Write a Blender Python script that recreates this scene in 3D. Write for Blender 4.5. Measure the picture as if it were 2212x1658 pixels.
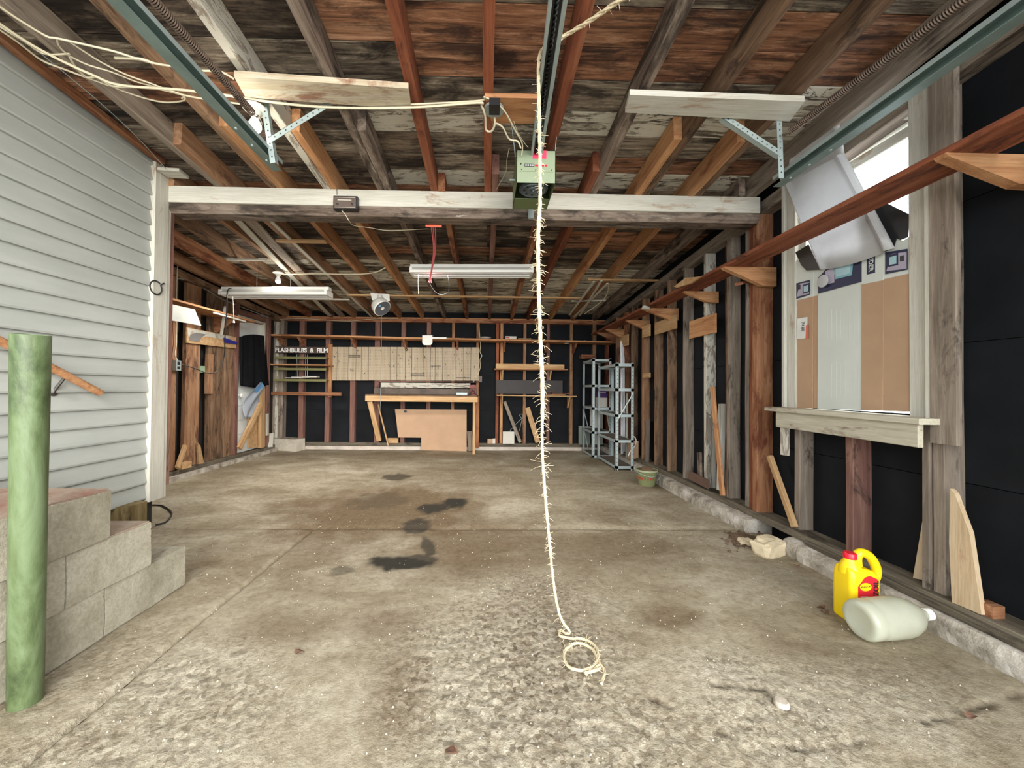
import bpy, bmesh, math, random
from mathutils import Vector, Matrix, noise
random.seed(7)
R = math.radians
# ------------------------------------------------------------------ camera, world, light, exposure
scene = bpy.context.scene
for o in list(bpy.data.objects): bpy.data.objects.remove(o)
COL = scene.collection
F = 831.0
cam_d = bpy.data.cameras.new('camera'); cam = bpy.data.objects.new('camera', cam_d); COL.objects.link(cam)
cam_d.sensor_width = 36; cam_d.lens = F / 2212 * 36; cam_d.shift_x = 39 / 2212; cam_d.clip_start = 0.05
CM = Matrix.Rotation(R(-1.2), 4, 'Z') @ Matrix.Rotation(R(90.75), 4, 'X') @ Matrix.Rotation(R(0.5), 4, 'Z')
CP = Vector((0, 0, 1.02))
cam.matrix_world = Matrix.Translation(CP) @ CM
scene.camera = cam
w = bpy.data.worlds.new('world'); scene.world = w; w.use_nodes = True
wn = w.node_tree.nodes; wl = w.node_tree.links
bg = wn['Background']; bg.inputs[0].default_value = (0.92, 0.97, 1.0, 1); bg.inputs[1].default_value = 3.5
sd = bpy.data.lights.new('sun', 'SUN'); sd.energy = 4.6; sd.angle = R(45); sd.color = (1, .96, .9)
so = bpy.data.objects.new('sun', sd); COL.objects.link(so); so.rotation_euler = (R(80), 0, R(18))
vs = scene.view_settings
vs.view_transform = 'Standard'; vs.look = 'None'; vs.gamma = 1; vs.exposure = 0.68
try: vs.use_curve_mapping = False
except Exception: pass

REARBULB, FRONTBULB, TUBE = 5, 3, 22
def U(px, py, ax, v):
    """point where the sight line of a pixel of the 2212x1658 photo meets the real plane ax = v"""
    d = CM.to_3x3() @ Vector(((px - 1106 + 39) / F, -(py - 829) / F, -1))
    i = 'xyz'.index(ax); t = (v - CP[i]) / d[i]
    return CP + d * t

# ------------------------------------------------------------------ helpers
WM = {}
def tag(o, label=None, cat=None, group=None, kind=None):
    if label: o['label'] = label
    if cat: o['category'] = cat
    if group: o['group'] = group
    if kind: o['kind'] = kind
    return o
def place(o, M, parent=None):
    WM[o.name] = M.copy()
    if parent is not None:
        o.parent = parent; o.matrix_basis = WM[parent.name].inverted() @ M
    else: o.matrix_basis = M
def thing(name, loc, label, cat, group=None):
    o = bpy.data.objects.new(name, None); COL.objects.link(o); o.empty_display_size = .05
    place(o, Matrix.Translation(Vector(loc))); return tag(o, label, cat, group)
def struct(name, loc=(0, 0, 0)):
    o = bpy.data.objects.new(name, None); COL.objects.link(o); place(o, Matrix.Translation(Vector(loc)))
    o['kind'] = 'structure'; return o
def mk(name, V, Fc, m, parent=None, smooth=False, M=None):
    """mesh object; V in world space unless M given (then local)"""
    me = bpy.data.meshes.new(name)
    if M is None:
        V = [Vector(v) for v in V]
        lo = Vector([min(v[i] for v in V) for i in range(3)]); hi = Vector([max(v[i] for v in V) for i in range(3)])
        c = Vector(((lo.x + hi.x) / 2, (lo.y + hi.y) / 2, lo.z)); M = Matrix.Translation(c)
        V = [v - c for v in V]
    me.from_pydata([tuple(v) for v in V], [], Fc); me.update()
    bm = bmesh.new(); bm.from_mesh(me); bmesh.ops.recalc_face_normals(bm, faces=bm.faces); bm.to_mesh(me); bm.free()
    if smooth:
        me.polygons.foreach_set('use_smooth', [True] * len(me.polygons))
        try: me.set_sharp_from_angle(angle=R(38))
        except Exception: pass
    if m: me.materials.append(m)
    o = bpy.data.objects.new(name, me); COL.objects.link(o); place(o, M, parent); return o
def boxVF(x0, y0, z0, x1, y1, z1):
    V = [(x, y, z) for x in (x0, x1) for y in (y0, y1) for z in (z0, z1)]
    return V, [(0, 1, 3, 2), (4, 6, 7, 5), (0, 4, 5, 1), (2, 3, 7, 6), (0, 2, 6, 4), (1, 5, 7, 3)]
def box(name, lo, hi, m, parent=None):
    return mk(name, *boxVF(*lo, *hi), m, parent)
def frameM(a, b, up=(0, 0, 1)):
    a = Vector(a); b = Vector(b); x = (b - a).normalized(); u = Vector(up)
    if abs(x.dot(u)) > .98: u = Vector((0, 1, 0))
    y = u.cross(x).normalized(); z = x.cross(y).normalized()
    M = Matrix((x, y, z)).transposed().to_4x4(); M.translation = a; return M, (b - a).length
def board(name, a, b, w, h, m, parent=None, up=(0, 0, 1), ch=.003, warp=0.0):
    """timber with local X along a->b, w across, h along up; a,b are the centre line"""
    M, L = frameM(a, b, up); c = min(ch, w * .2, h * .2); w2, h2 = w / 2, h / 2
    prof = [(-w2 + c, -h2), (w2 - c, -h2), (w2, -h2 + c), (w2, h2 - c), (w2 - c, h2), (-w2 + c, h2), (-w2, h2 - c), (-w2, -h2 + c)]
    n = 2 if not warp else 9
    V = []; Fc = []
    s = random.random() * 50
    for i in range(n):
        t = i / (n - 1) * L
        oy = warp * noise.noise((t * 1.3, s, 0)); oz = warp * noise.noise((t * 1.3, s, 9))
        for (y, z) in prof: V.append((t, y + oy, z + oz))
    for i in range(n - 1):
        for j in range(8):
            k = (j + 1) % 8; Fc.append((i * 8 + j, i * 8 + k, i * 8 + 8 + k, i * 8 + 8 + j))
    Fc.append(tuple(range(7, -1, -1))); Fc.append(tuple((n - 1) * 8 + j for j in range(8)))
    return mk(name, V, Fc, m, parent, M=M)
def prism(name, pts, ext, m, parent=None, axis=None):
    """polygon pts (world) extruded by vector ext"""
    n = len(pts); e = Vector(ext); V = [Vector(p) for p in pts] + [Vector(p) + e for p in pts]
    Fc = [tuple(range(n)), tuple(range(2 * n - 1, n - 1, -1))] + [(i, (i + 1) % n, n + (i + 1) % n, n + i) for i in range(n)]
    if axis:
        M_ = frameM(V[0], V[0] + Vector(axis))[0]; Mi = M_.inverted(); return mk(name, [Mi @ v for v in V], Fc, m, parent, M=M_)
    return mk(name, V, Fc, m, parent)
def spline(P, k=6):
    P = [Vector(p) for p in P]
    if len(P) < 3: return P
    out = []
    for i in range(len(P) - 1):
        p0 = P[max(i - 1, 0)]; p1 = P[i]; p2 = P[i + 1]; p3 = P[min(i + 2, len(P) - 1)]
        for j in range(k):
            t = j / k
            out.append(.5 * ((2 * p1) + (-p0 + p2) * t + (2 * p0 - 5 * p1 + 4 * p2 - p3) * t * t + (-p0 + 3 * p1 - 3 * p2 + p3) * t ** 3))
    out.append(P[-1]); return out
def tubeVF(P, r, n=6, base=0):
    V = []; Fc = []; up = None
    for i, p in enumerate(P):
        d = (P[min(i + 1, len(P) - 1)] - P[max(i - 1, 0)]).normalized()
        if up is None: up = Vector((0, 0, 1)) if abs(d.z) < .9 else Vector((1, 0, 0))
        s = up.cross(d).normalized(); up = d.cross(s).normalized()
        rr = r[i] if isinstance(r, (list, tuple)) else r
        for j in range(n):
            a = 2 * math.pi * j / n; V.append(p + s * math.cos(a) * rr + up * math.sin(a) * rr)
    for i in range(len(P) - 1):
        for j in range(n):
            k = (j + 1) % n; Fc.append((base + i * n + j, base + i * n + k, base + i * n + n + k, base + i * n + n + j))
    Fc.append(tuple(base + j for j in range(n - 1, -1, -1))); Fc.append(tuple(base + (len(P) - 1) * n + j for j in range(n)))
    return V, Fc
def tube(name, P, r, m, parent=None, k=6, n=6):
    P = spline(P, k) if k else [Vector(p) for p in P]
    V, Fc = tubeVF(P, r, n); return mk(name, V, Fc, m, parent, smooth=True)
def lathe(name, prof, M, m, parent=None, n=24, sx=1, sy=1, cap=True):
    """prof: (radius, height) along local Z of M"""
    V = []; Fc = []
    for (r, z) in prof:
        for j in range(n):
            a = 2 * math.pi * j / n; V.append((r * math.cos(a) * sx, r * math.sin(a) * sy, z))
    for i in range(len(prof) - 1):
        for j in range(n):
            k = (j + 1) % n; Fc.append((i * n + j, i * n + k, i * n + n + k, i * n + n + j))
    if cap:
        Fc.append(tuple(range(n - 1, -1, -1))); Fc.append(tuple((len(prof) - 1) * n + j for j in range(n)))
    return mk(name, V, Fc, m, parent, smooth=True, M=M)
def at(p, rx=0, ry=0, rz=0):
    return Matrix.Translation(Vector(p)) @ Matrix.Rotation(rz, 4, 'Z') @ Matrix.Rotation(ry, 4, 'Y') @ Matrix.Rotation(rx, 4, 'X')
def multi(name, parts, m, parent=None, smooth=False):
    V = []; Fc = []
    for (v, f) in parts:
        b = len(V); V += [Vector(q) for q in v]; Fc += [tuple(i + b for i in g) for g in f]
    return mk(name, V, Fc, m, parent, smooth)
def text(name, s, M, size, m, parent, ext=.0006, bold=0, sx=1.0, align='CENTER'):
    c = bpy.data.curves.new(name, 'FONT'); c.body = s; c.size = size; c.extrude = ext; c.align_x = align; c.align_y = 'CENTER'
    c.offset = bold; c.resolution_u = 3
    t = bpy.data.objects.new('tmp', c); COL.objects.link(t)
    dg = bpy.context.evaluated_depsgraph_get(); me = bpy.data.meshes.new_from_object(t.evaluated_get(dg))
    bpy.data.objects.remove(t); me.name = name
    for v in me.vertices: v.co.x *= sx
    me.materials.clear(); me.materials.append(m)
    o = bpy.data.objects.new(name, me); COL.objects.link(o); place(o, M, parent); return o

# ------------------------------------------------------------------ materials
def nodes(name):
    m = bpy.data.materials.new(name); m.use_nodes = True; nt = m.node_tree
    return m, nt, nt.nodes['Principled BSDF']
def N(nt, t, **kw):
    n = nt.nodes.new(t)
    for k, v in kw.items():
        if k.startswith('i_'):
            n.inputs[int(k[2:])].default_value = v
        else: setattr(n, k, v)
    return n
def L(nt, a, b): nt.links.new(a, b)
def ramp(nt, src, stops, interp='LINEAR'):
    r = N(nt, 'ShaderNodeValToRGB'); r.color_ramp.interpolation = interp
    e = r.color_ramp.elements
    while len(e) < len(stops): e.new(.5)
    for i, (p, c) in enumerate(stops):
        e[i].position = p; e[i].color = (*c, 1) if len(c) == 3 else c
    L(nt, src, r.inputs[0]); return r.outputs[0]
def mix(nt, fac, a, b, mode='MIX'):
    x = N(nt, 'ShaderNodeMix', data_type='RGBA', blend_type=mode)
    if isinstance(fac, (int, float)): x.inputs[0].default_value = fac
    else: L(nt, fac, x.inputs[0])
    for s, i in ((a, 6), (b, 7)):
        if isinstance(s, tuple): x.inputs[i].default_value = (*s[:3], 1)
        else: L(nt, s, x.inputs[i])
    return x.outputs[2]
def coords(nt, scale, seed=True):
    tc = N(nt, 'ShaderNodeTexCoord'); oi = N(nt, 'ShaderNodeObjectInfo')
    mu = N(nt, 'ShaderNodeMath', operation='MULTIPLY'); mu.inputs[1].default_value = 37.0; L(nt, oi.outputs['Random'], mu.inputs[0])
    ad_ = N(nt, 'ShaderNodeVectorMath', operation='ADD'); L(nt, tc.outputs['Object'], ad_.inputs[0]); L(nt, mu.outputs[0], ad_.inputs[1])
    mp = N(nt, 'ShaderNodeMapping'); mp.inputs['Scale'].default_value = scale
    L(nt, (ad_ if seed else tc).outputs[0 if seed else 3], mp.inputs[0]); return mp.outputs[0], oi
def noise_(nt, vec, scale, detail=5, rough=.6, dist=0):
    n = N(nt, 'ShaderNodeTexNoise'); n.inputs['Scale'].default_value = scale; n.inputs['Detail'].default_value = detail
    n.inputs['Roughness'].default_value = rough; n.inputs['Distortion'].default_value = dist; L(nt, vec, n.inputs['Vector']); return n.outputs[0]
def bump(nt, b, h, strength, dist=.01):
    x = N(nt, 'ShaderNodeBump'); x.inputs['Strength'].default_value = strength; x.inputs['Distance'].default_value = dist
    L(nt, h, x.inputs['Height']); L(nt, x.outputs[0], b.inputs['Normal'])
def wood(name, base, dark, light, stain=.35, stain_col=(.02, .015, .012), paint=0.0, paint_col=(.55, .52, .44), rough=.8, var=.35, streak=0):
    m, nt, b = nodes(name)
    v1, oi = coords(nt, (1.0, 11, 11)); v2, _ = coords(nt, (3.0, 70, 70)); v3, _ = coords(nt, (1.6, 5, 5))
    n1 = noise_(nt, v1, 2.0, 6, .65, .6); n2 = noise_(nt, v2, 2.0, 4, .7); n3 = noise_(nt, v3, 1.7, 6, .7, .5)
    c = ramp(nt, n1, [(.3, dark), (.5, base), (.72, light)])
    c = mix(nt, .3, c, ramp(nt, n2, [(.3, (.25, .25, .25)), (.65, (1, 1, 1))]), 'MULTIPLY')
    if streak:
        v6, _ = coords(nt, (1.4, 20, 20)); n6 = noise_(nt, v6, 1.6, 8, .78, .5)
        c = mix(nt, ramp(nt, n6, [(.40, (.95 * streak,) * 3), (.50, (0, 0, 0))]), c, (.018, .013, .011))
        c = mix(nt, ramp(nt, n6, [(.545, (0, 0, 0)), (.62, (.7 * streak,) * 3)]), c, tuple(min(1, q * 1.5 + .05) for q in light))
    if stain > 0:
        s = ramp(nt, n3, [(.62 - stain * .35, (0, 0, 0)), (.70 - stain * .2, (.85, .85, .85))])
        c = mix(nt, s, c, stain_col)
    if paint > 0:
        v4, _ = coords(nt, (1.3, 6, 6)); n4 = noise_(nt, v4, 2.6, 9, .72, 1.2)
        v5, _ = coords(nt, (4, 40, 40)); n5 = noise_(nt, v5, 2, 3, .7)
        ad2 = N(nt, 'ShaderNodeMath', operation='MULTIPLY_ADD'); L(nt, n5, ad2.inputs[0]); ad2.inputs[1].default_value = .12; L(nt, n4, ad2.inputs[2])
        s = ramp(nt, ad2.outputs[0], [(.80 - paint * .42, (0, 0, 0)), (.84 - paint * .42, (1, 1, 1))])
        c = mix(nt, s, c, paint_col)
    hs = N(nt, 'ShaderNodeHueSaturation'); L(nt, c, hs.inputs['Color'])
    mr = N(nt, 'ShaderNodeMapRange'); L(nt, oi.outputs['Random'], mr.inputs[0]); mr.inputs[3].default_value = 1 - var; mr.inputs[4].default_value = 1 + var
    L(nt, mr.outputs[0], hs.inputs['Value']); L(nt, hs.outputs[0], b.inputs['Base Color'])
    b.inputs['Roughness'].default_value = rough; b.inputs['Specular IOR Level'].default_value = .25
    bump(nt, b, n2, .35, .004); return m
def plain(name, col, rough=.6, metal=0, var=.12, scale=6, bmp=.1, spec=.5, dirt=0, dirt_col=(.08, .06, .04)):
    m, nt, b = nodes(name)
    v, oi = coords(nt, (1, 1, 1)); n = noise_(nt, v, scale, 5, .6)
    c = ramp(nt, n, [(.3, tuple(x * (1 - var) for x in col)), (.7, tuple(min(1, x * (1 + var)) for x in col))])
    if dirt:
        n2 = noise_(nt, v, scale * 1.7, 8, .7, .6); s = ramp(nt, n2, [(.68 - dirt * .3, (0, 0, 0)), (.76 - dirt * .15, (.8, .8, .8))]); c = mix(nt, s, c, dirt_col)
    L(nt, c, b.inputs['Base Color']); b.inputs['Roughness'].default_value = rough; b.inputs['Metallic'].default_value = metal
    b.inputs['Specular IOR Level'].default_value = spec
    if bmp: bump(nt, b, noise_(nt, v, scale * 12, 3, .6), bmp, .002)
    return m
W = {}
W['orange'] = wood('fresh_orange_timber', (.48, .24, .11), (.32, .13, .055), (.62, .36, .18), stain=.22, stain_col=(.2, .07, .03), var=.15)
W['tan'] = wood('tan_timber', (.56, .35, .17), (.42, .24, .11), (.68, .47, .27), stain=.0, var=.12)
W['red'] = wood('red_brown_timber', (.27, .085, .040), (.14, .04, .022), (.38, .15, .08), stain=.25, stain_col=(.06, .02, .015), var=.2)
W['mauve'] = wood('dull_red_stud', (.22, .11, .085), (.14, .06, .05), (.32, .18, .13), stain=.1, var=.12)
W['brown'] = wood('aged_brown_timber', (.22, .13, .075), (.11, .06, .038), (.34, .22, .14), stain=.3, var=.25)
W['warm'] = wood('warm_brown_timber', (.32, .17, .09), (.19, .09, .045), (.45, .28, .17), stain=.22, stain_col=(.07, .03, .02), var=.15)
W['rusty'] = wood('rusty_stained_timber', (.34, .15, .07), (.16, .06, .03), (.48, .26, .15), stain=.38, stain_col=(.10, .02, .01), var=.15)
W['grey'] = wood('weathered_grey_timber', (.25, .20, .155), (.14, .11, .085), (.38, .32, .26), stain=.2, var=.2)
W['greystain'] = wood('grey_timber_with_rot', (.24, .18, .14), (.10, .07, .05), (.36, .30, .24), stain=.45, paint=.25, var=.15)
W['whitewash'] = wood('whitewashed_timber', (.30, .25, .20), (.2, .16, .12), (.42, .38, .32), stain=.1, paint=.68, paint_col=(.55, .52, .44), var=.08)
W['white'] = wood('white_painted_timber', (.58, .56, .48), (.50, .47, .39), (.64, .62, .55), stain=.1, stain_col=(.33, .22, .14), var=.05)
W['sill'] = wood('chipped_white_trim', (.52, .48, .37), (.42, .38, .28), (.60, .56, .45), stain=.26, stain_col=(.10, .03, .02), var=.03)
W['plank_warm'] = wood('roof_plank_warm', (.32, .15, .08), (.17, .07, .04), (.44, .25, .15), stain=.38, stain_col=(.03, .018, .016), paint=.12, paint_col=(.45, .30, .2), var=.2, streak=.75)
W['plank_grey'] = wood('roof_plank_grey', (.29, .235, .175), (.13, .10, .075), (.44, .38, .29), stain=.46, stain_col=(.016, .012, .011), paint=.14, paint_col=(.42, .36, .26), var=.3, streak=.75)
W['plank_mould'] = wood('roof_plank_moulded', (.19, .14, .10), (.07, .05, .04), (.30, .24, .17), stain=.66, stain_col=(.010, .008, .008), paint=.12, paint_col=(.35, .27, .18), var=.3, streak=.75)
W['plank_pale'] = wood('roof_plank_pale', (.34, .29, .22), (.17, .13, .10), (.46, .42, .33), stain=.42, stain_col=(.04, .03, .025), paint=.68, paint_col=(.60, .57, .47), var=.15, streak=.75)
W['pine'] = wood('pale_pine', (.62, .47, .30), (.52, .37, .22), (.70, .56, .38), stain=.05, stain_col=(.4, .25, .15), var=.06)
W['dirty'] = wood('dirty_sill_timber', (.15, .125, .09), (.08, .065, .045), (.22, .19, .14), stain=.25, var=.1)
M_sheath = plain('black_sheathing_board', (.010, .011, .013), .75, var=.35, scale=2.5, bmp=.25, spec=.12, dirt=.14, dirt_col=(.022, .020, .017))
M_siding = None
def siding_mat():
    m, nt, b = nodes('white_siding_paint')
    v, oi = coords(nt, (1, 4, 4)); n = noise_(nt, v, 2, 6, .6)
    c = ramp(nt, n, [(.3, (.345, .36, .335)), (.7, (.42, .435, .405))])
    n2 = noise_(nt, v, 3, 9, .75, .8)
    c = mix(nt, ramp(nt, n2, [(.70, (0, 0, 0)), (.74, (.8, .8, .8))]), c, (.34, .28, .2))
    L(nt, c, b.inputs['Base Color']); b.inputs['Roughness'].default_value = .55
    v3, _ = coords(nt, (3, 60, 60)); bump(nt, b, noise_(nt, v3, 3, 4, .6), .25, .003); return m
M_siding = siding_mat()
def concrete_mat(name, base, light, dark, scale=3, pits=.5):
    m, nt, b = nodes(name); v, oi = coords(nt, (1, 1, 1))
    n = noise_(nt, v, scale, 8, .65, .3); c = ramp(nt, n, [(.32, dark), (.5, base), (.68, light)])
    n2 = noise_(nt, v, 70, 4, .7); c = mix(nt, .35, c, ramp(nt, n2, [(.35, (.45, .42, .38)), (.6, (1, 1, 1))]), 'MULTIPLY')
    L(nt, c, b.inputs['Base Color']); b.inputs['Roughness'].default_value = .9; b.inputs['Specular IOR Level'].default_value = .2
    ad2 = N(nt, 'ShaderNodeMath', operation='MULTIPLY_ADD'); L(nt, n2, ad2.inputs[0]); ad2.inputs[1].default_value = .35; L(nt, n, ad2.inputs[2])
    bump(nt, b, ad2.outputs[0], pits, .012); return m
M_block = concrete_mat('concrete_block', (.39, .36, .28), (.49, .46, .38), (.27, .245, .18), 4, .5)
M_kerb = concrete_mat('rough_concrete_kerb', (.48, .43, .36), (.66, .62, .56), (.20, .17, .13), 7, 1.0)
M_mortar = concrete_mat('mortar', (.30, .26, .20), (.38, .33, .26), (.22, .19, .15), 8, .8)
def floor_mat():
    m, nt, b = nodes('worn_concrete_floor')
    tc = N(nt, 'ShaderNodeNewGeometry'); P = tc.outputs['Position']
    at_ = N(nt, 'ShaderNodeVertexColor'); at_.layer_name = 'wear'
    sp = N(nt, 'ShaderNodeSeparateColor'); L(nt, at_.outputs[0], sp.inputs[0])
    mp = N(nt, 'ShaderNodeMapping'); mp.inputs['Scale'].default_value = (1, 1.5, 1); L(nt, P, mp.inputs[0])
    n1 = noise_(nt, mp.outputs[0], 1.6, 9, .68, .5); n2 = noise_(nt, P, 28, 6, .7); n3 = noise_(nt, P, 120, 3, .6)
    c = ramp(nt, n1, [(.30, (.20, .155, .098)), (.47, (.32, .27, .185)), (.60, (.42, .37, .275)), (.75, (.52, .47, .37))])
    c = mix(nt, sp.outputs[1], c, (.165, .115, .065))            # brown staining
    vo = N(nt, 'ShaderNodeTexVoronoi'); vo.inputs['Scale'].default_value = 75; L(nt, P, vo.inputs['Vector'])
    agg = ramp(nt, vo.outputs['Color'], [(.1, (.12, .09, .06)), (.5, (.42, .37, .28)), (.9, (.62, .57, .46))])
    rf = N(nt, 'ShaderNodeMath', operation='MULTIPLY'); L(nt, sp.outputs[2], rf.inputs[0]); rf.inputs[1].default_value = .6
    c = mix(nt, rf.outputs[0], c, agg)
    c = mix(nt, .55, c, ramp(nt, n2, [(.34, (.5, .46, .4)), (.55, (1, 1, 1))]), 'MULTIPLY')
    vo2 = N(nt, 'ShaderNodeTexVoronoi'); vo2.inputs['Scale'].default_value = 22; L(nt, P, vo2.inputs['Vector'])
    c = mix(nt, ramp(nt, vo2.outputs['Distance'], [(.045, (.9, .9, .9)), (.07, (0, 0, 0))]), c, (.48, .43, .34))   # grit
    c = mix(nt, sp.outputs[0], c, (.028, .024, .017))            # oil
    L(nt, c, b.inputs['Base Color'])
    b.inputs['Roughness'].default_value = .85; b.inputs['Specular IOR Level'].default_value = .25
    h = N(nt, 'ShaderNodeMath', operation='MULTIPLY'); L(nt, n2, h.inputs[0]); L(nt, sp.outputs[2], h.inputs[1])
    h2 = N(nt, 'ShaderNodeMath', operation='MULTIPLY_ADD'); L(nt, n2, h2.inputs[0]); h2.inputs[1].default_value = .3; L(nt, h.outputs[0], h2.inputs[2])
    h3 = N(nt, 'ShaderNodeMath', operation='MULTIPLY_ADD'); L(nt, n3, h3.inputs[0]); h3.inputs[1].default_value = .15; L(nt, h2.outputs[0], h3.inputs[2])
    bump(nt, b, h3.outputs[0], .9, .012); return m
M_floor = floor_mat()
M_galv = plain('galvanised_steel', (.36, .43, .42), .5, .35, .12, 8, .15)
M_track = plain('green_grey_track_steel', (.22, .30, .28), .5, .4, .2, 6, .15)
M_dark = plain('dark_steel', (.06, .055, .05), .45, .5, .2)
M_spring = plain('rusty_spring_steel', (.17, .12, .09), .6, .5, .3, 20)
M_white = plain('white_enamel', (.78, .78, .72), .35, 0, .04)
M_bulb = plain('white_glass_bulb', (.85, .86, .88), .15, 0, .02)
M_black = plain('black_plastic', (.012, .012, .014), .4, 0, .2)
M_cable = plain('cream_cable', (.62, .56, .40), .5, 0, .08)
M_blackcable = plain('black_cable', (.02, .02, .02), .5, 0, .2)
M_rope = plain('sisal_rope', (.62, .52, .34), .85, 0, .18, 60, .5)
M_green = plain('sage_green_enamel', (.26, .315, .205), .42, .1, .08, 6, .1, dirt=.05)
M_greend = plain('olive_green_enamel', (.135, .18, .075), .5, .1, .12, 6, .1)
M_pipe = None
M_cardboard = plain('brown_cardboard', (.42, .27, .165), .85, 0, .07, 5, .1)
M_cardwhite = plain('printed_white_card', (.58, .61, .56), .6, 0, .04, 5, .05)
M_navy = plain('navy_print', (.012, .015, .05), .5, 0, .1)
M_screen = plain('pale_blue_print', (.16, .36, .40), .4, 0, .1)
M_lilac = plain('lilac_print', (.38, .34, .42), .5, 0, .1)
M_yellow = plain('yellow_plastic', (.86, .60, .008), .33, 0, .04)
M_redp = plain('red_plastic', (.72, .012, .03), .35, 0, .06)
M_redlabel = plain('red_label', (.62, .015, .03), .4, 0, .06)
M_redprint = plain('red_print', (.45, .05, .03), .5)
M_olive = plain('olive_metal_shelf', (.19, .18, .07), .55, .1, .12)
M_sign = plain('dark_brown_sign', (.065, .04, .03), .5)
M_peg = None
M_purple = plain('purple_carton', (.06, .02, .13), .6)
M_blue = plain('blue_plastic', (.02, .02, .22), .5)
M_pale_blue = plain('light_blue_plastic', (.12, .30, .55), .4)
M_cloth = plain('black_cloth', (.008, .008, .010), .95, 0, .3, 20, .4, spec=.1)
M_shelfsteel = plain('pale_blue_grey_shelf_steel', (.44, .52, .52), .45, .2, .08, 8, .08)
M_shelfpan = plain('dirty_shelf_pan', (.14, .115, .085), .75, .1, .3, 8)
M_red_iron = plain('red_painted_iron', (.20, .06, .05), .6, .3, .25, 12, .3, dirt=.2)
M_pink = plain('pink_cord', (.75, .16, .18), .7)
M_orangep = plain('orange_red_plastic', (.65, .12, .06), .5)
M_stone = plain('pale_broken_concrete', (.66, .55, .37), .9, 0, .22, 9, .8, dirt=.15, dirt_col=(.3, .2, .1))
M_soil = plain('brown_soil', (.13, .08, .045), .95, 0, .5, 14, 1.0)
M_leaf = plain('dead_leaf', (.12, .06, .035), .8, 0, .4, 20)
M_paper = plain('white_board_scrap', (.60, .57, .50), .7, 0, .06)
M_grit = plain('light_grit', (.46, .40, .31), .8, 0, .35, 8)
def pipe_mat():
    m, nt, b = nodes('flaking_green_paint'); v, oi = coords(nt, (3, 3, 1)); n = noise_(nt, v, 2.2, 8, .7, .6)
    c = ramp(nt, n, [(.36, (.035, .055, .02)), (.48, (.085, .12, .05)), (.60, (.14, .19, .10)), (.78, (.20, .25, .15))])
    n2 = noise_(nt, v, 9, 6, .75); c = mix(nt, ramp(nt, n2, [(.66, (0, 0, 0)), (.70, (.8, .8, .8))]), c, (.08, .09, .04))
    L(nt, c, b.inputs['Base Color']); b.inputs['Roughness'].default_value = .45; bump(nt, b, n2, .3, .004); return m
M_pipe = pipe_mat()
def peg_mat():
    m, nt, b = nodes('perforated_hardboard'); tc = N(nt, 'ShaderNodeNewGeometry')
    mp = N(nt, 'ShaderNodeMapping'); mp.inputs['Scale'].default_value = (40, 40, 40); L(nt, tc.outputs['Position'], mp.inputs[0])
    fr = N(nt, 'ShaderNodeVectorMath', operation='FRACTION'); L(nt, mp.outputs[0], fr.inputs[0])
    sb = N(nt, 'ShaderNodeVectorMath', operation='SUBTRACT'); L(nt, fr.outputs[0], sb.inputs[0]); sb.inputs[1].default_value = (.5, .5, .5)
    ml = N(nt, 'ShaderNodeVectorMath', operation='MULTIPLY'); L(nt, sb.outputs[0], ml.inputs[0]); ml.inputs[1].default_value = (1, 0, 1)
    ln = N(nt, 'ShaderNodeVectorMath', operation='LENGTH'); L(nt, ml.outputs[0], ln.inputs[0])
    v, oi = coords(nt, (8, 8, 1)); n = noise_(nt, v, 2, 5, .6); c = ramp(nt, n, [(.3, (.36, .28, .18)), (.7, (.47, .39, .28))])
    c = mix(nt, ramp(nt, ln.outputs['Value'], [(.13, (1, 1, 1)), (.17, (0, 0, 0))]), c, (.10, .07, .05))
    L(nt, c, b.inputs['Base Color']); b.inputs['Roughness'].default_value = .7; return m
M_peg = peg_mat()
def trans_mat(name, col, rough=.35, tr=.5):
    m, nt, b = nodes(name); b.inputs['Base Color'].default_value = (*col, 1); b.inputs['Roughness'].default_value = rough
    t = N(nt, 'ShaderNodeBsdfTranslucent'); t.inputs[0].default_value = (*col, 1)
    v, oi = coords(nt, (1, 1, 1)); n = noise_(nt, v, 5, 7, .65)
    c = ramp(nt, n, [(.35, tuple(x * .82 for x in col)), (.6, col)]); L(nt, c, b.inputs['Base Color'])
    x = N(nt, 'ShaderNodeMixShader'); x.inputs[0].default_value = tr; out = nt.nodes['Material Output']
    L(nt, b.outputs[0], x.inputs[1]); L(nt, t.outputs[0], x.inputs[2]); L(nt, x.outputs[0], out.inputs[0]); return m
M_bin = trans_mat('white_translucent_plastic', (.66, .66, .66), .3, .4)
M_bag = trans_mat('clear_blue_white_film', (.6, .64, .7), .25, .5)
M_bottle = trans_mat('milky_plastic', (.66, .67, .55), .22, .45)
def glass_mat():
    m, nt, b = nodes('window_glass'); b.inputs['Base Color'].default_value = (.95, .97, 1, 1); b.inputs['Roughness'].default_value = .03
    b.inputs['Transmission Weight'].default_value = 1; b.inputs['IOR'].default_value = 1.02; return m
M_glass = glass_mat()
exec_parts = []
# ------------------------------------------------------------------ dimensions of the building
XR = 2.0; XS = 2.09; YB = 6.45; XL = -3.42; XH = -2.25; YBM = 2.7; YF = -.45
def zr(y): return 2.41 - .0587 * (y - 2.7)        # underside of the rafters
RH = .135                                          # rafter depth

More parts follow.
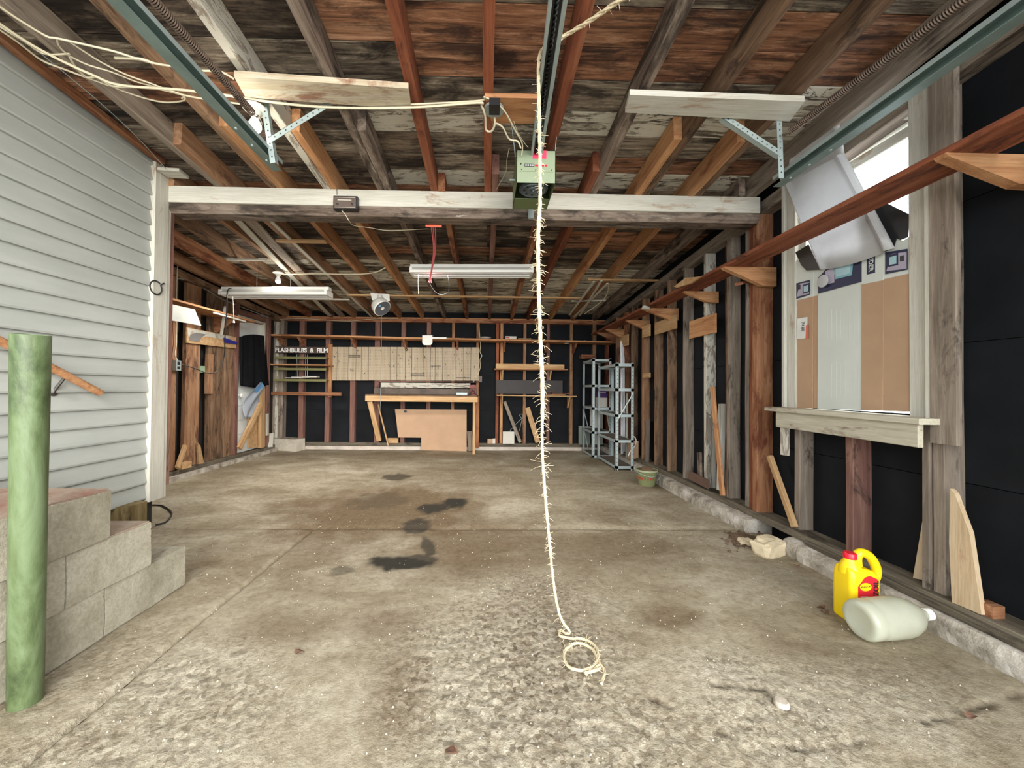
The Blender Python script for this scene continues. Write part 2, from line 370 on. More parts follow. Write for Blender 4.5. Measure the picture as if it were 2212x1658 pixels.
# ------------------------------------------------------------------ floor
floor = struct('floor')
def pt(px, py): p = U(px, py, 'z', 0); return (p.x, p.y)
OIL = [(pt(865, 1215), .17, .085, 1.0, -.12), (pt(905, 1205), .10, .06, .8, -.1), (pt(935, 1097), .13, .13, .95, 0), (pt(985, 1085), .10, .15, 1.0, 0), (pt(855, 1030), .16, .18, .75, .2),
       (pt(900, 1135), .09, .17, .8, .1), (pt(925, 1180), .04, .17, .75, .3), (pt(820, 1080), .25, .25, .35, 0), (pt(740, 1232), .07, .05, .5, 0)]
BRN = [(pt(830, 1100), .85, .9, 1.0, 0), (pt(1020, 1160), .55, .55, .8, 0), (pt(700, 1180), .3, .3, .6, 0), (pt(1000, 1030), 1.0, .9, .4, 0), (pt(700, 1080), .35, .4, .5, 0), (pt(840, 1345), .17, .11, .7, 0), (pt(860, 1500), .10, .2, .75, .1),
       (pt(1230, 1190), .7, .28, .7, 0), (pt(1450, 1330), .14, .10, .8, .3), (pt(900, 985), 1.6, .35, .5, 0), (pt(1440, 1050), .28, .3, .8, 0), (pt(1160, 1450), .1, .45, .7, 0),
       (pt(1180, 1300), .25, .3, .5, 0), (pt(600, 1360), .3, .1, .35, 0), (pt(1330, 1000), .5, .5, .4, 0), (pt(470, 1010), .5, .4, .4, 0), (pt(1790, 1330), .25, .12, .3, 0)]
RGH = [(pt(1130, 1480), .42, .48, 1.0, 0), (pt(1250, 1600), .5, .25, .9, 0), (pt(420, 1500), .4, .22, .8, -.5), (pt(250, 1620), .4, .2, .8, 0), (pt(1650, 1560), .35, .2, .8, 0),
       (pt(1560, 1450), .25, .12, .7, 0), (pt(1900, 1520), .35, .2, .55, 0), (pt(1150, 1290), .35, .25, .6, 0), (pt(200, 1440), .2, .3, .5, 0), (pt(1500, 1620), .5, .2, .6, 0)]
def blob(lst, x, y, wob, edge=.35):
    s = 0
    for (c, rx, ry, a, rot) in lst:
        dx, dy = x - c[0], y - c[1]
        if abs(dx) > 2.2 * rx + .3 or abs(dy) > 2.2 * ry + .3: continue
        ca, sa = math.cos(rot), math.sin(rot); u = (dx * ca + dy * sa) / rx; v = (-dx * sa + dy * ca) / ry
        d = math.sqrt(u * u + v * v) + wob
        s = max(s, a * min(1, max(0, (1 + edge - d) / (2 * edge))))
    return s
CRK_ = [[pt(1330, 1465), pt(1400, 1500), pt(1480, 1545), pt(1560, 1580), pt(1610, 1590), pt(1660, 1605), pt(1760, 1612), pt(1860, 1600)], [pt(1540, 1475), pt(1650, 1485), pt(1690, 1520)],
       [pt(1990, 1560), pt(2060, 1540), pt(2200, 1495)], [pt(1530, 1420), pt(1590, 1455), pt(1640, 1462)]]
CR2 = []
CRK = []
for c in CRK_: CRK.append([(x + .02 * noise.noise((x * 9, y * 9, 2)), y + .02 * noise.noise((x * 9, y * 9, 7))) for (x, y) in c])
for c in CRK:
    for a, b in zip(c, c[1:]): CR2.append((a, b))
def crack(x, y):
    d = 9
    for a, b in CR2:
        abx, aby = b[0] - a[0], b[1] - a[1]; t = ((x - a[0]) * abx + (y - a[1]) * aby) / (abx * abx + aby * aby); t = max(0, min(1, t))
        d = min(d, math.hypot(x - a[0] - t * abx, y - a[1] - t * aby))
    return d
def slab(x0, x1, y0, y1, st):
    """a worn concrete slab with displaced top"""
    def grid(a, b, f):
        v = [a]
        while v[-1] < b - 1e-6: v.append(min(b, v[-1] + f(v[-1])))
        if len(v) > 2 and v[-1] - v[-2] < .3 * f(b): v.pop(-2)
        return v
    xs = grid(x0, x1, lambda x: st); ys = grid(y0, y1, lambda y: st * max(1, min(3, (y - .6) * .75 + .45)) if y > .9 else st * (1 if y > .8 else 5))
    V = []; C = []; nx = len(xs); ny = len(ys)
    for y in ys:
        for x in xs:
            n0 = noise.noise((x * 2.1, y * 2.1, 3)); n1 = noise.noise((x * 7, y * 9, 1)); n2 = noise.noise((x * 19, y * 26, 5)); n3 = noise.noise((x * 55, y * 62, 8))
            rg = blob(RGH, x, y, n0 * .35 + n1 * .25, .5)
            oil = blob(OIL, x, y, n1 * .35 + n2 * .28, .16); br = blob(BRN, x, y, n0 * .5 + n1 * .4 + n2 * .15, .45)
            z = n0 * .004 + n1 * .0015 + n2 * .0008
            z -= rg * (max(0, n2 + .1) * .010 + max(0, n3) * .007 + .002)
            ck = crack(x, y) if (y < 1.75 and x > .3) else 9
            if ck < .03:
                k = max(0, 1 - (ck + n2 * .014 + n3 * .006) / .013) * min(1, max(0, .55 + n1 * 2.2 + n2)); z -= k * .012; br = max(br, .8 * k); oil = max(oil, .45 * k)
            e = min(x - x0, x1 - x, y - y0, y1 - y)
            if e < .001: z -= .016
            elif e < st * 1.1: z -= .002 + .002 * n2
            V.append((x, y, z)); C.append((oil, br, rg, 1))
    Fc = [(j * nx + i, j * nx + i + 1, (j + 1) * nx + i + 1, (j + 1) * nx + i) for j in range(ny - 1) for i in range(nx - 1)]
    me = bpy.data.meshes.new('slab'); me.from_pydata(V, [], Fc); me.update()
    ca = me.color_attributes.new('wear', 'FLOAT_COLOR', 'POINT'); ca.data.foreach_set('color', [q for c in C for q in c])
    me.polygons.foreach_set('use_smooth', [True] * len(me.polygons)); me.materials.append(M_floor)
    o = bpy.data.objects.new('slab', me); COL.objects.link(o); place(o, Matrix.Identity(4), floor); return o
JX = -1.235; JY = 2.83
slab(JX + .003, 2.02, -.5, JY - .004, .0115)
slab(-2.6, JX - .003, -.5, JY - .004, .0135)
slab(-3.42, 2.02, JY + .004, 6.5, .022)
box('slab_bed', (-3.6, -.5, -.12), (2.25, 6.7, -.022), M_soil, floor)
box('driveway', (-9, -9, -.12), (9, -.5, -.02), plain('driveway_concrete', (.42, .40, .37), .9, 0, .1, 2), floor)
# loose grit lying on the floor, nobody could count it
gp = []
for i in range(1100):
    x = random.uniform(-1.9, 1.85); y = random.uniform(1.0, 3.2) if random.random() < .8 else random.uniform(3.2, 6)
    if x < -1.5 and y < 2.1: continue
    r = random.uniform(.0015, .0045); z = .001
    a = random.random() * 6.28; V = []
    for j in range(4):
        V.append((x + math.cos(a + j * 1.57) * r * random.uniform(.7, 1.3), y + math.sin(a + j * 1.57) * r, z - .002))
    V.append((x, y, z + r * .8)); gp.append((V, [(0, 1, 4), (1, 2, 4), (2, 3, 4), (3, 0, 4)]))
g_ = multi('floor_grit', gp, M_grit); tag(g_, 'pale grit and small stones scattered over the concrete floor', 'grit', kind='stuff')

# ------------------------------------------------------------------ back wall
wb = struct('wall_back', (-.7, YB, 0))
rows = [.10, .65, 1.255, 1.86, 2.30]
for i in range(4):
    xs_ = [-3.6, -1.45, 1.0, 2.2] if i % 2 == 0 else [-3.6, -2.3, .15, 2.2]
    for a, b in zip(xs_, xs_[1:]):
        box('sheathing_panel', (a + .002, YB + .09, rows[i] + .002), (b - .002, YB + .105, rows[i + 1] - .002), M_sheath, wb)
box('kerb', (-3.42, YB - .03, -.03), (2.02, YB + .12, .055), plain('whitewashed_kerb', (.50, .44, .38), .9, 0, .2, 7, .6, dirt=.15, dirt_col=(.42, .2, .16)), wb)
board('bottom_plate', (-3.4, YB + .05, .085), (2.0, YB + .05, .085), .1, .055, W['dirty'], wb)
board('top_plate', (-3.42, YB + .045, 2.155), (2.02, YB + .045, 2.155), .09, .06, W['rusty'], wb)
board('top_plate', (-3.42, YB + .025, 2.195), (2.02, YB + .025, 2.195), .05, .022, W['orange'], wb)
for px, mm, wd in [(650, 'mauve', .08), (707, 'mauve', .08), (761, 'mauve', .08), (814, 'mauve', .085), (870, 'mauve', .07), (925, 'mauve', .07), (978, 'warm', .045), (1031, 'warm', .045),
                   (1074, 'red', .05), (1083, 'orange', .05), (1133, 'warm', .05), (1184, 'mauve', .05), (1234, 'warm', .05), (1284, 'warm', .06), (1312, 'red', .05), (1322, 'rusty', .05)]:
    x = U(px, 850, 'y', YB).x
    board('stud', (x, YB + .045, .113), (x, YB + .045, 2.125), .09, wd, W[mm], wb, up=(1, 0, 0))
for px, mm, wd in [(592, 'grey', .07), (599, 'whitewash', .05), (608, 'grey', .075)]:
    x = U(px, 850, 'y', YB).x
    board('corner_post', (x, YB + .03, .1), (x, YB + .03, 2.125), .12, wd, W[mm], wb, up=(1, 0, 0))

# ------------------------------------------------------------------ right wall
def fy(y): return U(1050 + 2.0 * F / y, 850, 'x', 2.0).y if y < 6 else y
wr = struct('wall_right', (XR, 3, 0))
WY0, WY1, WZ0, WZ1 = fy(1.80), fy(2.44), .915, 2.46            # window hole
rr = [-.02, .63, 1.24, 1.86, 2.70]
for i in range(4):
    ys_ = [YF, 1.2, 3.6, 6.55] if i % 2 == 0 else [YF, .7, 2.9, 5.2, 6.55]
    segs = []
    for a, b in zip(ys_, ys_[1:]):
        z0, z1 = rr[i] + .002, rr[i + 1] - .002
        if z1 <= WZ0 or b <= WY0 or a >= WY1: segs.append((a, b, z0, z1)); continue
        if a < WY0: segs.append((a, WY0, z0, z1))
        if b > WY1: segs.append((WY1, b, z0, z1))
        if z0 < WZ0: segs.append((max(a, WY0), min(b, WY1), z0, WZ0))
        if z1 > WZ1: segs.append((max(a, WY0), min(b, WY1), WZ1, z1))
    for (a, b, z0, z1) in segs:
        box('sheathing_panel', (XS, a + .002, z0), (XS + .015, b - .002, z1), M_sheath, wr)
# broken kerb in pieces
ky = YF; i = 0
while ky < 6.4:
    ln = random.uniform(.35, .75); y1 = min(6.42, ky + ln)
    if 2.35 < ky < 2.72: ky = 2.75; continue
    if ky < 2.4 < y1: y1 = 2.42
    V = []; Fc = []; n = max(3, int((y1 - ky) / .03)); prof = [(0, -.03), (.0, .045), (.018, .085), (.05, .095), (.14, .098), (.2, .098), (.2, -.03)]
    for a in range(n + 1):
        y = ky + (y1 - ky) * a / n
        for j, (dx, z) in enumerate(prof):
            nn = noise.noise((y * 14, j * 3.1, i * 2.0)) * .016 if j < 5 else 0
            xb = 1.885 + .022 * math.sin(y * 1.3)
            V.append((xb + dx + nn, y, z + nn * .5))
    m_ = len(prof)
    for a in range(n):
        for j in range(m_ - 1): Fc.append((a * m_ + j, a * m_ + j + 1, (a + 1) * m_ + j + 1, (a + 1) * m_ + j))
    Fc.append(tuple(range(m_))); Fc.append(tuple(n * m_ + j for j in range(m_ - 1, -1, -1)))
    mk('kerb_stone', V, Fc, M_kerb, wr, smooth=False); ky = y1 + .006; i += 1
board('bottom_plate', (2.035, YF, .118), (2.035, 6.44, .118), .15, .045, W['dirty'], wr, warp=.006)
board('bottom_plate', (1.985, YF, .108), (1.985, 2.3, .108), .10, .03, W['dirty'], wr, warp=.006)
def rstud(y1, mm, th=.042, z0=.14, z1=None, x0=XR, x1=XS, name='stud', wp=0.006):
    y1 = fy(y1)
    y = y1 - th / 2; z1 = z1 or zr(y) - .09
    return board(name, ((x0 + x1) / 2, y, z0), ((x0 + x1) / 2, y, z1), th, x1 - x0, W[mm], wr, up=(1, 0, 0), warp=wp)
for y1, mm in [(5.95, 'warm'), (5.62, 'rusty'), (5.33, 'brown'), (4.95, 'warm'), (4.58, 'brown'), (4.25, 'brown'), (3.91, 'grey'), (3.54, 'whitewash'), (3.2, 'grey'), (2.97, 'grey')]: rstud(y1, mm)
rstud(3.255, 'brown', x0=2.02)
rstud(2.90, 'red', .04, x0=1.985); rstud(2.85, 'rusty', .052, x0=1.972)
rstud(2.5, 'grey', .045, z1=WZ0 - .1); rstud(2.13, 'mauve', .045, z1=WZ0 - .1, x0=1.985); rstud(1.757, 'grey', .03, z1=WZ0 - .02, x0=1.985); rstud(1.722, 'grey', .045, z1=2.4, x0=1.995)
rstud(1.25, 'grey', .045); rstud(.7, 'grey', .045)
board('top_plate', (2.045, YF, zr(YF) - .045), (2.045, 6.44, zr(6.44) - .045), .09, .09, W['grey'], wr)
# pieces beside the window
board('post_facing', (1.975, fy(1.655), .80), (1.975, fy(1.655), 2.44), .10, .025, W['grey'], wr, up=(1, 0, 0))
board('nailing_scrap', (1.985, fy(2.555), .60), (1.985, fy(2.555), .86), .05, .03, W['whitewash'], wr, up=(1, 0, 0))

# ------------------------------------------------------------------ window
win = struct('window_1', (XS, 2.1, WZ0))
def wbx(name, y0, y1, z0, z1, x0, x1, mm='white'):
    y0, y1 = fy(y0), fy(y1)
    if (z1 - z0) > (y1 - y0): return board(name, ((x0 + x1) / 2, (y0 + y1) / 2, z0), ((x0 + x1) / 2, (y0 + y1) / 2, z1), y1 - y0, x1 - x0, W[mm], win, up=(1, 0, 0))
    return board(name, ((x0 + x1) / 2, y0, (z0 + z1) / 2), ((x0 + x1) / 2, y1, (z0 + z1) / 2), x1 - x0, z1 - z0, W[mm], win)
wbx('casing', 2.47, 2.56, .90, 2.45, 1.985, 2.03); wbx('casing_edge', 2.535, 2.56, .90, 2.45, 1.965, 1.985)
wbx('casing', 1.70, 1.81, .90, 2.50, 1.99, 2.05); wbx('casing_edge', 1.705, 1.725, .90, 2.05, 1.965, 1.99); wbx('inner_stop', 1.795, 1.815, .90, 2.42, 2.01, 2.06); wbx('inner_stop', 2.43, 2.47, .90, 2.42, 2.02, 2.06)
wbx('head_casing', 1.70, 2.56, 2.41, 2.50, 1.99, 2.04)
wbx('head_jamb', 1.80, 2.46, 2.37, 2.42, 2.05, 2.16); wbx('upper_sash_rail', 1.80, 2.46, 2.30, 2.355, 2.10, 2.13); wbx('meeting_rail', 1.80, 2.46, 1.60, 1.64, 2.10, 2.13)
wbx('sash_stile', 1.80, 1.825, .93, 2.36, 2.10, 2.13); wbx('sash_stile', 2.43, 2.46, .93, 2.36, 2.10, 2.13)
wbx('jamb', 1.785, 1.80, .9, 2.42, 2.04, 2.2); wbx('jamb', 2.46, 2.475, .9, 2.42, 2.04, 2.2)
box('pane', (2.112, fy(1.825), 1.64), (2.116, fy(2.43), 2.30), M_glass, win); box('pane', (2.112, fy(1.825), .95), (2.116, fy(2.43), 1.60), M_glass, win)
a = U(1680, 882, 'x', 1.93); b = U(2043, 902, 'x', 1.90)
board('sill', (1.965, fy(2.60), .905), (1.955, fy(1.665), .895), .17, .026, W['sill'], win)
board('apron', (1.925, fy(2.54), .84), (1.905, fy(1.69), .832), .026, .105, W['sill'], win)
# ------------------------------------------------------------------ house wall with siding (left, near)
wh = struct('wall_left', (XH, 1.2, 0))
zb = .29; k = 0; ex = .1005
z = zb
while z < 2.62:
    z1 = z + ex
    V = []; Fc = []
    y0, y1 = YF, 2.60
    # wedge-shaped lap board: lower edge proud of the one below
    P_ = [(XH - .03, z - .012), (XH + .020, z - .012), (XH + .022, z - .002), (XH + .001, z1 + .006), (XH - .03, z1 + .006)]
    seg = 30; m_ = len(P_)
    for a in range(seg + 1):
        y = y0 + (y1 - y0) * a / seg; wv = noise.noise((y * 1.7, k * 3.3, 0)) * .0022
        for j, (x, zz) in enumerate(P_): V.append((x + (wv if j in (1, 2) else 0), y, min(zz + wv * (1 if j in (1, 2) else 0), zr(y) + RH + .01)))
    for a in range(seg):
        for j in range(m_): Fc.append((a * m_ + j, a * m_ + (j + 1) % m_, (a + 1) * m_ + (j + 1) % m_, (a + 1) * m_ + j))
    Fc.append(tuple(range(m_))); Fc.append(tuple(seg * m_ + j for j in range(m_ - 1, -1, -1)))
    V = [Vector(v) for v in V]; c0 = Vector((XH, y0, z)); M_ = Matrix.Translation(c0) @ Matrix.Rotation(R(90), 4, 'Z')
    o = mk('siding_board', [M_.inverted() @ v for v in V], Fc, M_siding, wh, M=M_)
    z = z1; k += 1
board('corner_board', (XH + .015, 2.648, .255), (XH + .015, 2.648, 2.52), .112, .045, W['white'], wh, up=(1, 0, 0))
board('corner_board', (XH - .03, 2.72, .255), (XH - .03, 2.72, 2.30), .12, .03, W['white'], wh, up=(0, 1, 0))
board('corner_return', (XH + .0, 2.755, .33), (XH + .0, 2.755, 2.24), .05, .03, W['mauve'], wh, up=(0, 1, 0))
box('house_core', (-3.6, YF, -.02), (XH - .035, 2.70, 2.62), plain('house_core_boarding', (.03, .028, .025), .9), wh)
board('ledger', (XH + .05, YF, zr(YF) + RH - .018), (XH + .05, 2.62, zr(2.62) + RH - .018), .045, .035, W['rusty'], wh, warp=.01)
board('foundation_post', (XH + .0, 2.45, -.02), (XH + .0, 2.45, .285), .14, .18, wood('yellowed_foundation', (.22, .16, .07), (.12, .08, .03), (.3, .23, .12), .2), wh, up=(1, 0, 0))

# ------------------------------------------------------------------ rear left wall
wl_ = struct('wall_rear_left', (XL, 4.5, 0))
DY0, DY1 = 5.30, 5.93
for i in range(4):
    z0, z1 = [-.02, .63, 1.24, 1.86][i], [.63, 1.24, 1.86, 2.6][i]
    for a, b in ([(2.7, 4.6), (4.6, DY0), (DY1, 6.6)] if i < 3 else [(2.7, 4.1), (4.1, 6.6)]):
        box('sheathing_panel', (XL - .105, a + .002, z0 + .002), (XL - .09, b - .002, z1 - .002), plain('dark_boarding', (.016, .012, .010), .8, 0, .3, 3) if i == 0 and a == 2.7 else bpy.data.materials['dark_boarding'], wl_)
def lstud(p0, p1, mm, z0=.1, z1=None, x=XL, name='stud', th=.045):
    y0 = U(p0, 850, 'x', x).y; y1 = U(p1, 850, 'x', x).y; z1 = z1 or zr(y1) - .09
    return board(name, (x - th / 2, (y0 + y1) / 2, z0), (x - th / 2, (y0 + y1) / 2, z1), y1 - y0, th, W[mm], wl_, up=(1, 0, 0), warp=.006)
lstud(345, 381, 'warm'); lstud(400, 431, 'warm'); lstud(450, 480, 'brown', z1=2.24); lstud(484, 508, 'brown'); lstud(508, 515, 'mauve', x=XL + .03)
lstud(449, 460, 'warm', .93, 1.42, x=XL + .02, name='packing_piece'); lstud(562, 576, 'whitewash', z0=1.98, z1=2.2); lstud(577, 583, 'mauve', x=XL + .02)
lstud(300, 335, 'warm'); lstud(260, 285, 'brown')
board('header', (XL, 5.26, 2.03), (XL, 6.0, 2.03), .05, .13, W['mauve'], wl_)
board('bottom_plate', (XL - .03, 2.75, .07), (XL - .03, 6.42, .07), .12, .05, W['dirty'], wl_, warp=.006)
board('top_plate', (XL - .02, 2.75, zr(2.75) - .045), (XL - .02, 6.44, zr(6.44) - .045), .09, .09, W['brown'], wl_)
mk('kerb', *boxVF(XL - .1, 2.75, -.05, XL + .09, 6.42, .045), M_kerb, wl_)
# door
door = struct('door_1', (XL, 5.6, .1))
board('leaf', (XL - .045, 5.61, .1), (XL - .045, 5.61, 1.965), .60, .035, plain('white_door_paint', (.72, .73, .70), .5, 0, .06, 4, .1, dirt=.12, dirt_col=(.3, .16, .08)), door, up=(1, 0, 0))
for z in (.16, .36, .56, .76):
    box('leaf_panel', (XL - .028, 5.34, z), (XL - .018, 5.86, z + .18), bpy.data.materials['white_door_paint'], door)
board('door_jamb', (XL + .0, 5.92, .1), (XL + .0, 5.92, 2.0), .035, .1, W['white'], door, up=(1, 0, 0))
board('door_head', (XL - .0, 5.3, 1.985), (XL - .0, 5.93, 1.985), .1, .03, W['white'], door)
lathe('door_knob', [(.0, 0), (.022, 0), (.012, .02), (.03, .035), (.032, .05), (.02, .062), (0, .064)], at((XL - .02, 5.42, .90), ry=R(90)), M_white, door, n=14)

# ------------------------------------------------------------------ ceiling
ce = struct('ceiling', (0, 3, 2.5))
y = YF; ci = 0
while y < 6.6:
    wd = random.uniform(.165, .205) ; y1 = min(y + wd, 6.66)
    if 1.6 < y < 1.8: kinds = ['plank_warm', 'plank_warm']
    elif y < 1.95: kinds = ['plank_warm', 'plank_grey']
    elif y < 2.3: kinds = ['plank_grey', 'plank_pale']
    elif y < 2.8: kinds = ['plank_grey', 'plank_grey', 'plank_pale', 'plank_warm']
    elif y < 4.3: kinds = ['plank_grey', 'plank_mould', 'plank_warm']
    else: kinds = ['plank_pale', 'plank_grey', 'plank_pale', 'plank_pale']
    xl = -3.6 if y > 2.5 else -2.5
    js = sorted(random.sample([-1.5, -1.125, -.75, -.375, 0, .375, .75, 1.125, 1.5], 2)); xs_ = [xl] + js + [2.2]
    for q, (a, b) in enumerate(zip(xs_, xs_[1:])):
        kd = random.choice(kinds)
        if y < 2.9 and b <= -.3 and random.random() < .6: kd = random.choice(['plank_mould', 'plank_grey'])
        if 1.9 < y < 2.25 and a > -.2: kd = 'plank_pale'
        ym = (y + y1) / 2; dz = random.uniform(0, .006)
        board('roof_plank', (a + .0015, ym, zr(ym) + RH + .012 + dz), (b - .0015, ym, zr(ym) + RH + .012 + dz), y1 - y - random.uniform(.002, .006), .024, W[kd], ce, up=(0, .0587, 1), ch=.002)
    y = y1
mk('roof_deck', *boxVF(-3.7, YF, 0, 2.3, 6.75, .02), W['dirty'], ce, M=Matrix.Translation((0, 0, zr(0) + RH + .045)) @ Matrix.Rotation(-math.atan(.0587), 4, 'X'))
FR = {-5: 'grey', -4: 'brown', -3: 'whitewash', -2: 'greystain', -1: 'red', 0: 'red', 1: 'red', 2: 'greystain', 3: 'brown', 4: 'brown', 5: 'grey'}
RR = {-9: 'warm', -8: 'rusty', -7: 'brown', -6: 'warm', -5: 'warm', -4: 'rusty', -3: 'rusty', -2: 'greystain', -1: 'rusty', 0: 'mauve', 1: 'rusty', 2: 'red', 3: 'orange', 4: 'warm', 5: 'greystain'}
def rafter(x, y0, y1, m, w=.048, h=RH, name='rafter'):
    return board(name, (x, y0, zr(y0) + h / 2), (x, y1, zr(y1) + h / 2), w, h, m, ce, warp=.006)
for k, mm in FR.items(): rafter(.375 * k + (.02 if k == 5 else 0), YF, 2.78, W[mm], .048 if k < 5 else .06)
for k, mm in RR.items():
    y0 = {-5: 2.28, -4: 2.12, -3: 2.15, -2: 2.13, 0: 2.5, 2: 2.45, 3: 2.14, 4: 2.16}.get(k, 2.7)
    rafter(.375 * k + (.05 if k < 2 else -.05), y0, 6.5, W[{-4: 'orange', -3: 'orange', 3: 'orange', 4: 'orange'}.get(k, mm)] if k in (-4, -3, 3, 4) else W[mm])
# main beam
bm_ = struct('trim_1', (0, 2.8, 2.3))
board('beam_face', (XH + .03, 2.715, 2.355), (1.955, 2.715, 2.355), .03, .115, W['white'], bm_, warp=.004)
board('beam', (XH + .03, 2.79, 2.318), (1.955, 2.79, 2.318), .15, .165, W['greystain'], bm_, ch=.02, warp=.006)
# old strips fixed under the rear rafters
def strip(name, p0, p1, wd, th, m, drop=.006, par=None):
    a = U(*p0, 'z', 0) if 0 else p0; return board(name, p0, p1, wd, th, m, par or ce)
strip('painted_strip', (-1.76, 2.95, zr(2.95) - .008), (-1.88, 6.35, zr(6.35) - .008), .035, .014, W['white'])
strip('painted_strip', (-2.0, 2.95, zr(2.95) - .008), (-2.55, 6.3, zr(6.3) - .008), .06, .014, W['white'])
strip('old_track_board', (-1.90, 2.95, zr(2.95) - .012), (-2.35, 6.3, zr(6.3) - .012), .10, .016, W['grey'])
def fur(px0, py0, px1, py1, th, m, dz=-.014, name='furring_strip'):
    zz = 2.26
    for _ in range(4):
        a = U(px0, py0, 'z', zz); zz = zr(a.y) + dz
    b = U(px1, py1, 'y', a.y); b.z = a.z
    return board(name, a, b, th, .02, m, ce)
fur(750, 637, 1256, 640, .05, W['tan']); fur(598, 520, 705, 521, .05, W['tan']); fur(1270, 604, 1421, 604, .05, W['tan']); fur(620, 645, 755, 648, .03, W['white'])
fur(490, 560, 575, 561, .02, W['white'])

# ------------------------------------------------------------------ parts added below
def vwall(lo, hi, name, par): return box(name, lo, hi, bpy.data.materials['dark_boarding'], par)  # unseen backing added to stop sky light leaking through the panel seams
vwall((-3.6, YB + .11, -.05), (2.25, YB + .14, 2.5), 'light_seal_backing', wb)
vwall((XL - .14, 2.7, -.05), (XL - .11, 6.7, 2.7), 'light_seal_backing', wl_)
for lo, hi in [((2.107, YF, -.05), (2.13, WY0, 2.8)), ((2.107, WY1 + .03, -.05), (2.13, 6.7, 2.8)), ((2.107, WY0, -.05), (2.13, WY1 + .03, WZ0)), ((2.107, WY0, 2.42), (2.13, WY1 + .03, 2.8))]: vwall(lo, hi, 'light_seal_backing', wr)

# ------------------------------------------------------------------ block steps
steps = thing('block_steps', (-1.85, 1.2, 0), 'stepped concrete block side wall of the steps against the white siding', 'steps')
M_redstep = concrete_mat('worn_red_step_paint', (.34, .25, .19), (.42, .34, .27), (.30, .13, .10), 5, .4)
for c, (ye, lens) in enumerate([(2.02, [.42, .4, .4, .4]), (1.80, [.36, .4, .4, .4]), (1.595, [.33, .38, .4, .3])]):
    xo = -1.535 + .012 * c; y1 = ye; z0 = c * .2
    box('mortar_bed', (-2.21, .12, z0 - (.01 if c == 0 else 0)), (xo - .008, ye - .006, z0 + .199), M_mortar, steps)
    for q, ln in enumerate(lens):
        y0 = max(.1, y1 - ln)
        for (xa, xb) in ((xo - .195, xo), (-2.205, xo - .205)):
            V, Fc = boxVF(xa, y0 + .006, z0 + .006, xb, y1 - .001, z0 + .2)
            me = bmesh.new(); vs_ = [me.verts.new(v) for v in V]; [me.faces.new([vs_[i] for i in f]) for f in Fc]
            bmesh.ops.subdivide_edges(me, edges=me.edges, cuts=5, use_grid_fill=True)
            bmesh.ops.bevel(me, geom=[e for e in me.edges if len(e.link_faces) == 2 and e.calc_face_angle(0) > 1], offset=.004, segments=1)
            for v in me.verts: v.co += Vector((noise.noise(v.co * 9), noise.noise(v.co * 9 + Vector((5, 0, 0))), noise.noise(v.co * 7 + Vector((0, 5, 0))))) * .004
            me.verts.ensure_lookup_table(); me.verts.index_update()
            mk('block', [v.co.copy() for v in me.verts], [tuple(v.index for v in f.verts) for f in me.faces], M_block, steps); me.free()
        y1 = y0
    if c: box('painted_tread', (-2.2, ye - .001 - (1.5 if c == 2 else .21), z0 + .198), (xo - .006, ye - .006, z0 + .206), M_redstep, steps)
# ------------------------------------------------------------------ green pipe post
pb = U(55, 1515, 'z', 0); ptop = U(67, 722, 'y', 1.19)
gp_ = thing('pipe_post', pb, 'round steel pipe post with flaking green paint in front of the block steps', 'post')
Mx, Lp = frameM(pb, ptop, (0, 1, 0)); Mp = Mx @ Matrix.Rotation(R(90), 4, 'Y')
prof = [(.040, -.01), (.041, .2 * Lp), (.0405, .6 * Lp), (.0425, Lp), (.0375, Lp), (.037, Lp - .12), (0.001, Lp - .12)]
lathe('pipe', prof, Mp, M_pipe, gp_, n=36, cap=False)
# ------------------------------------------------------------------ handrail
hr0 = U(-60, 705, 'x', XH + .075); hr1 = U(216, 848, 'x', XH + .075)
hr = thing('handrail', hr1, 'sloping round wooden handrail fixed to the white siding', 'handrail')
tube('rail', [hr0, hr1], .019, W['orange'], hr, k=0, n=14)
hb = U(140, 812, 'x', XH + .06); hc = U(118, 842, 'x', XH + .02)
tube('bracket', [hb, hb + Vector((-.01, 0, -.02)), hc, hc + Vector((-.01, 0, -.03))], .007, M_dark, hr)
lathe('bracket_foot', [(.022, 0), (.022, .006), (.012, .012)], at(hc + Vector((-.012, 0, -.01)), ry=R(90)), M_dark, hr, n=12)
# ------------------------------------------------------------------ siding ring, floor cable
rc = U(337, 621, 'x', XH + .044); P_ = [rc + Vector((0, math.cos(a) * .046, math.sin(a) * .045)) for a in [i * 2 * math.pi / 22 + .9 for i in range(22)]]
tag(tube('cable_ring', P_ + [P_[0] + Vector((0, .035, .012))], .0045, M_blackcable, k=2), 'small black cable ring hanging on the white corner board', 'ring')
P_ = [U(x, y, 'z', .008) for x, y in [(308, 1097), (325, 1091), (350, 1092), (368, 1103), (370, 1113), (358, 1127), (336, 1133)]]
tag(tube('loose_cable', P_, .006, M_blackcable), 'curved black cable end lying on the floor by the steps', 'cable')

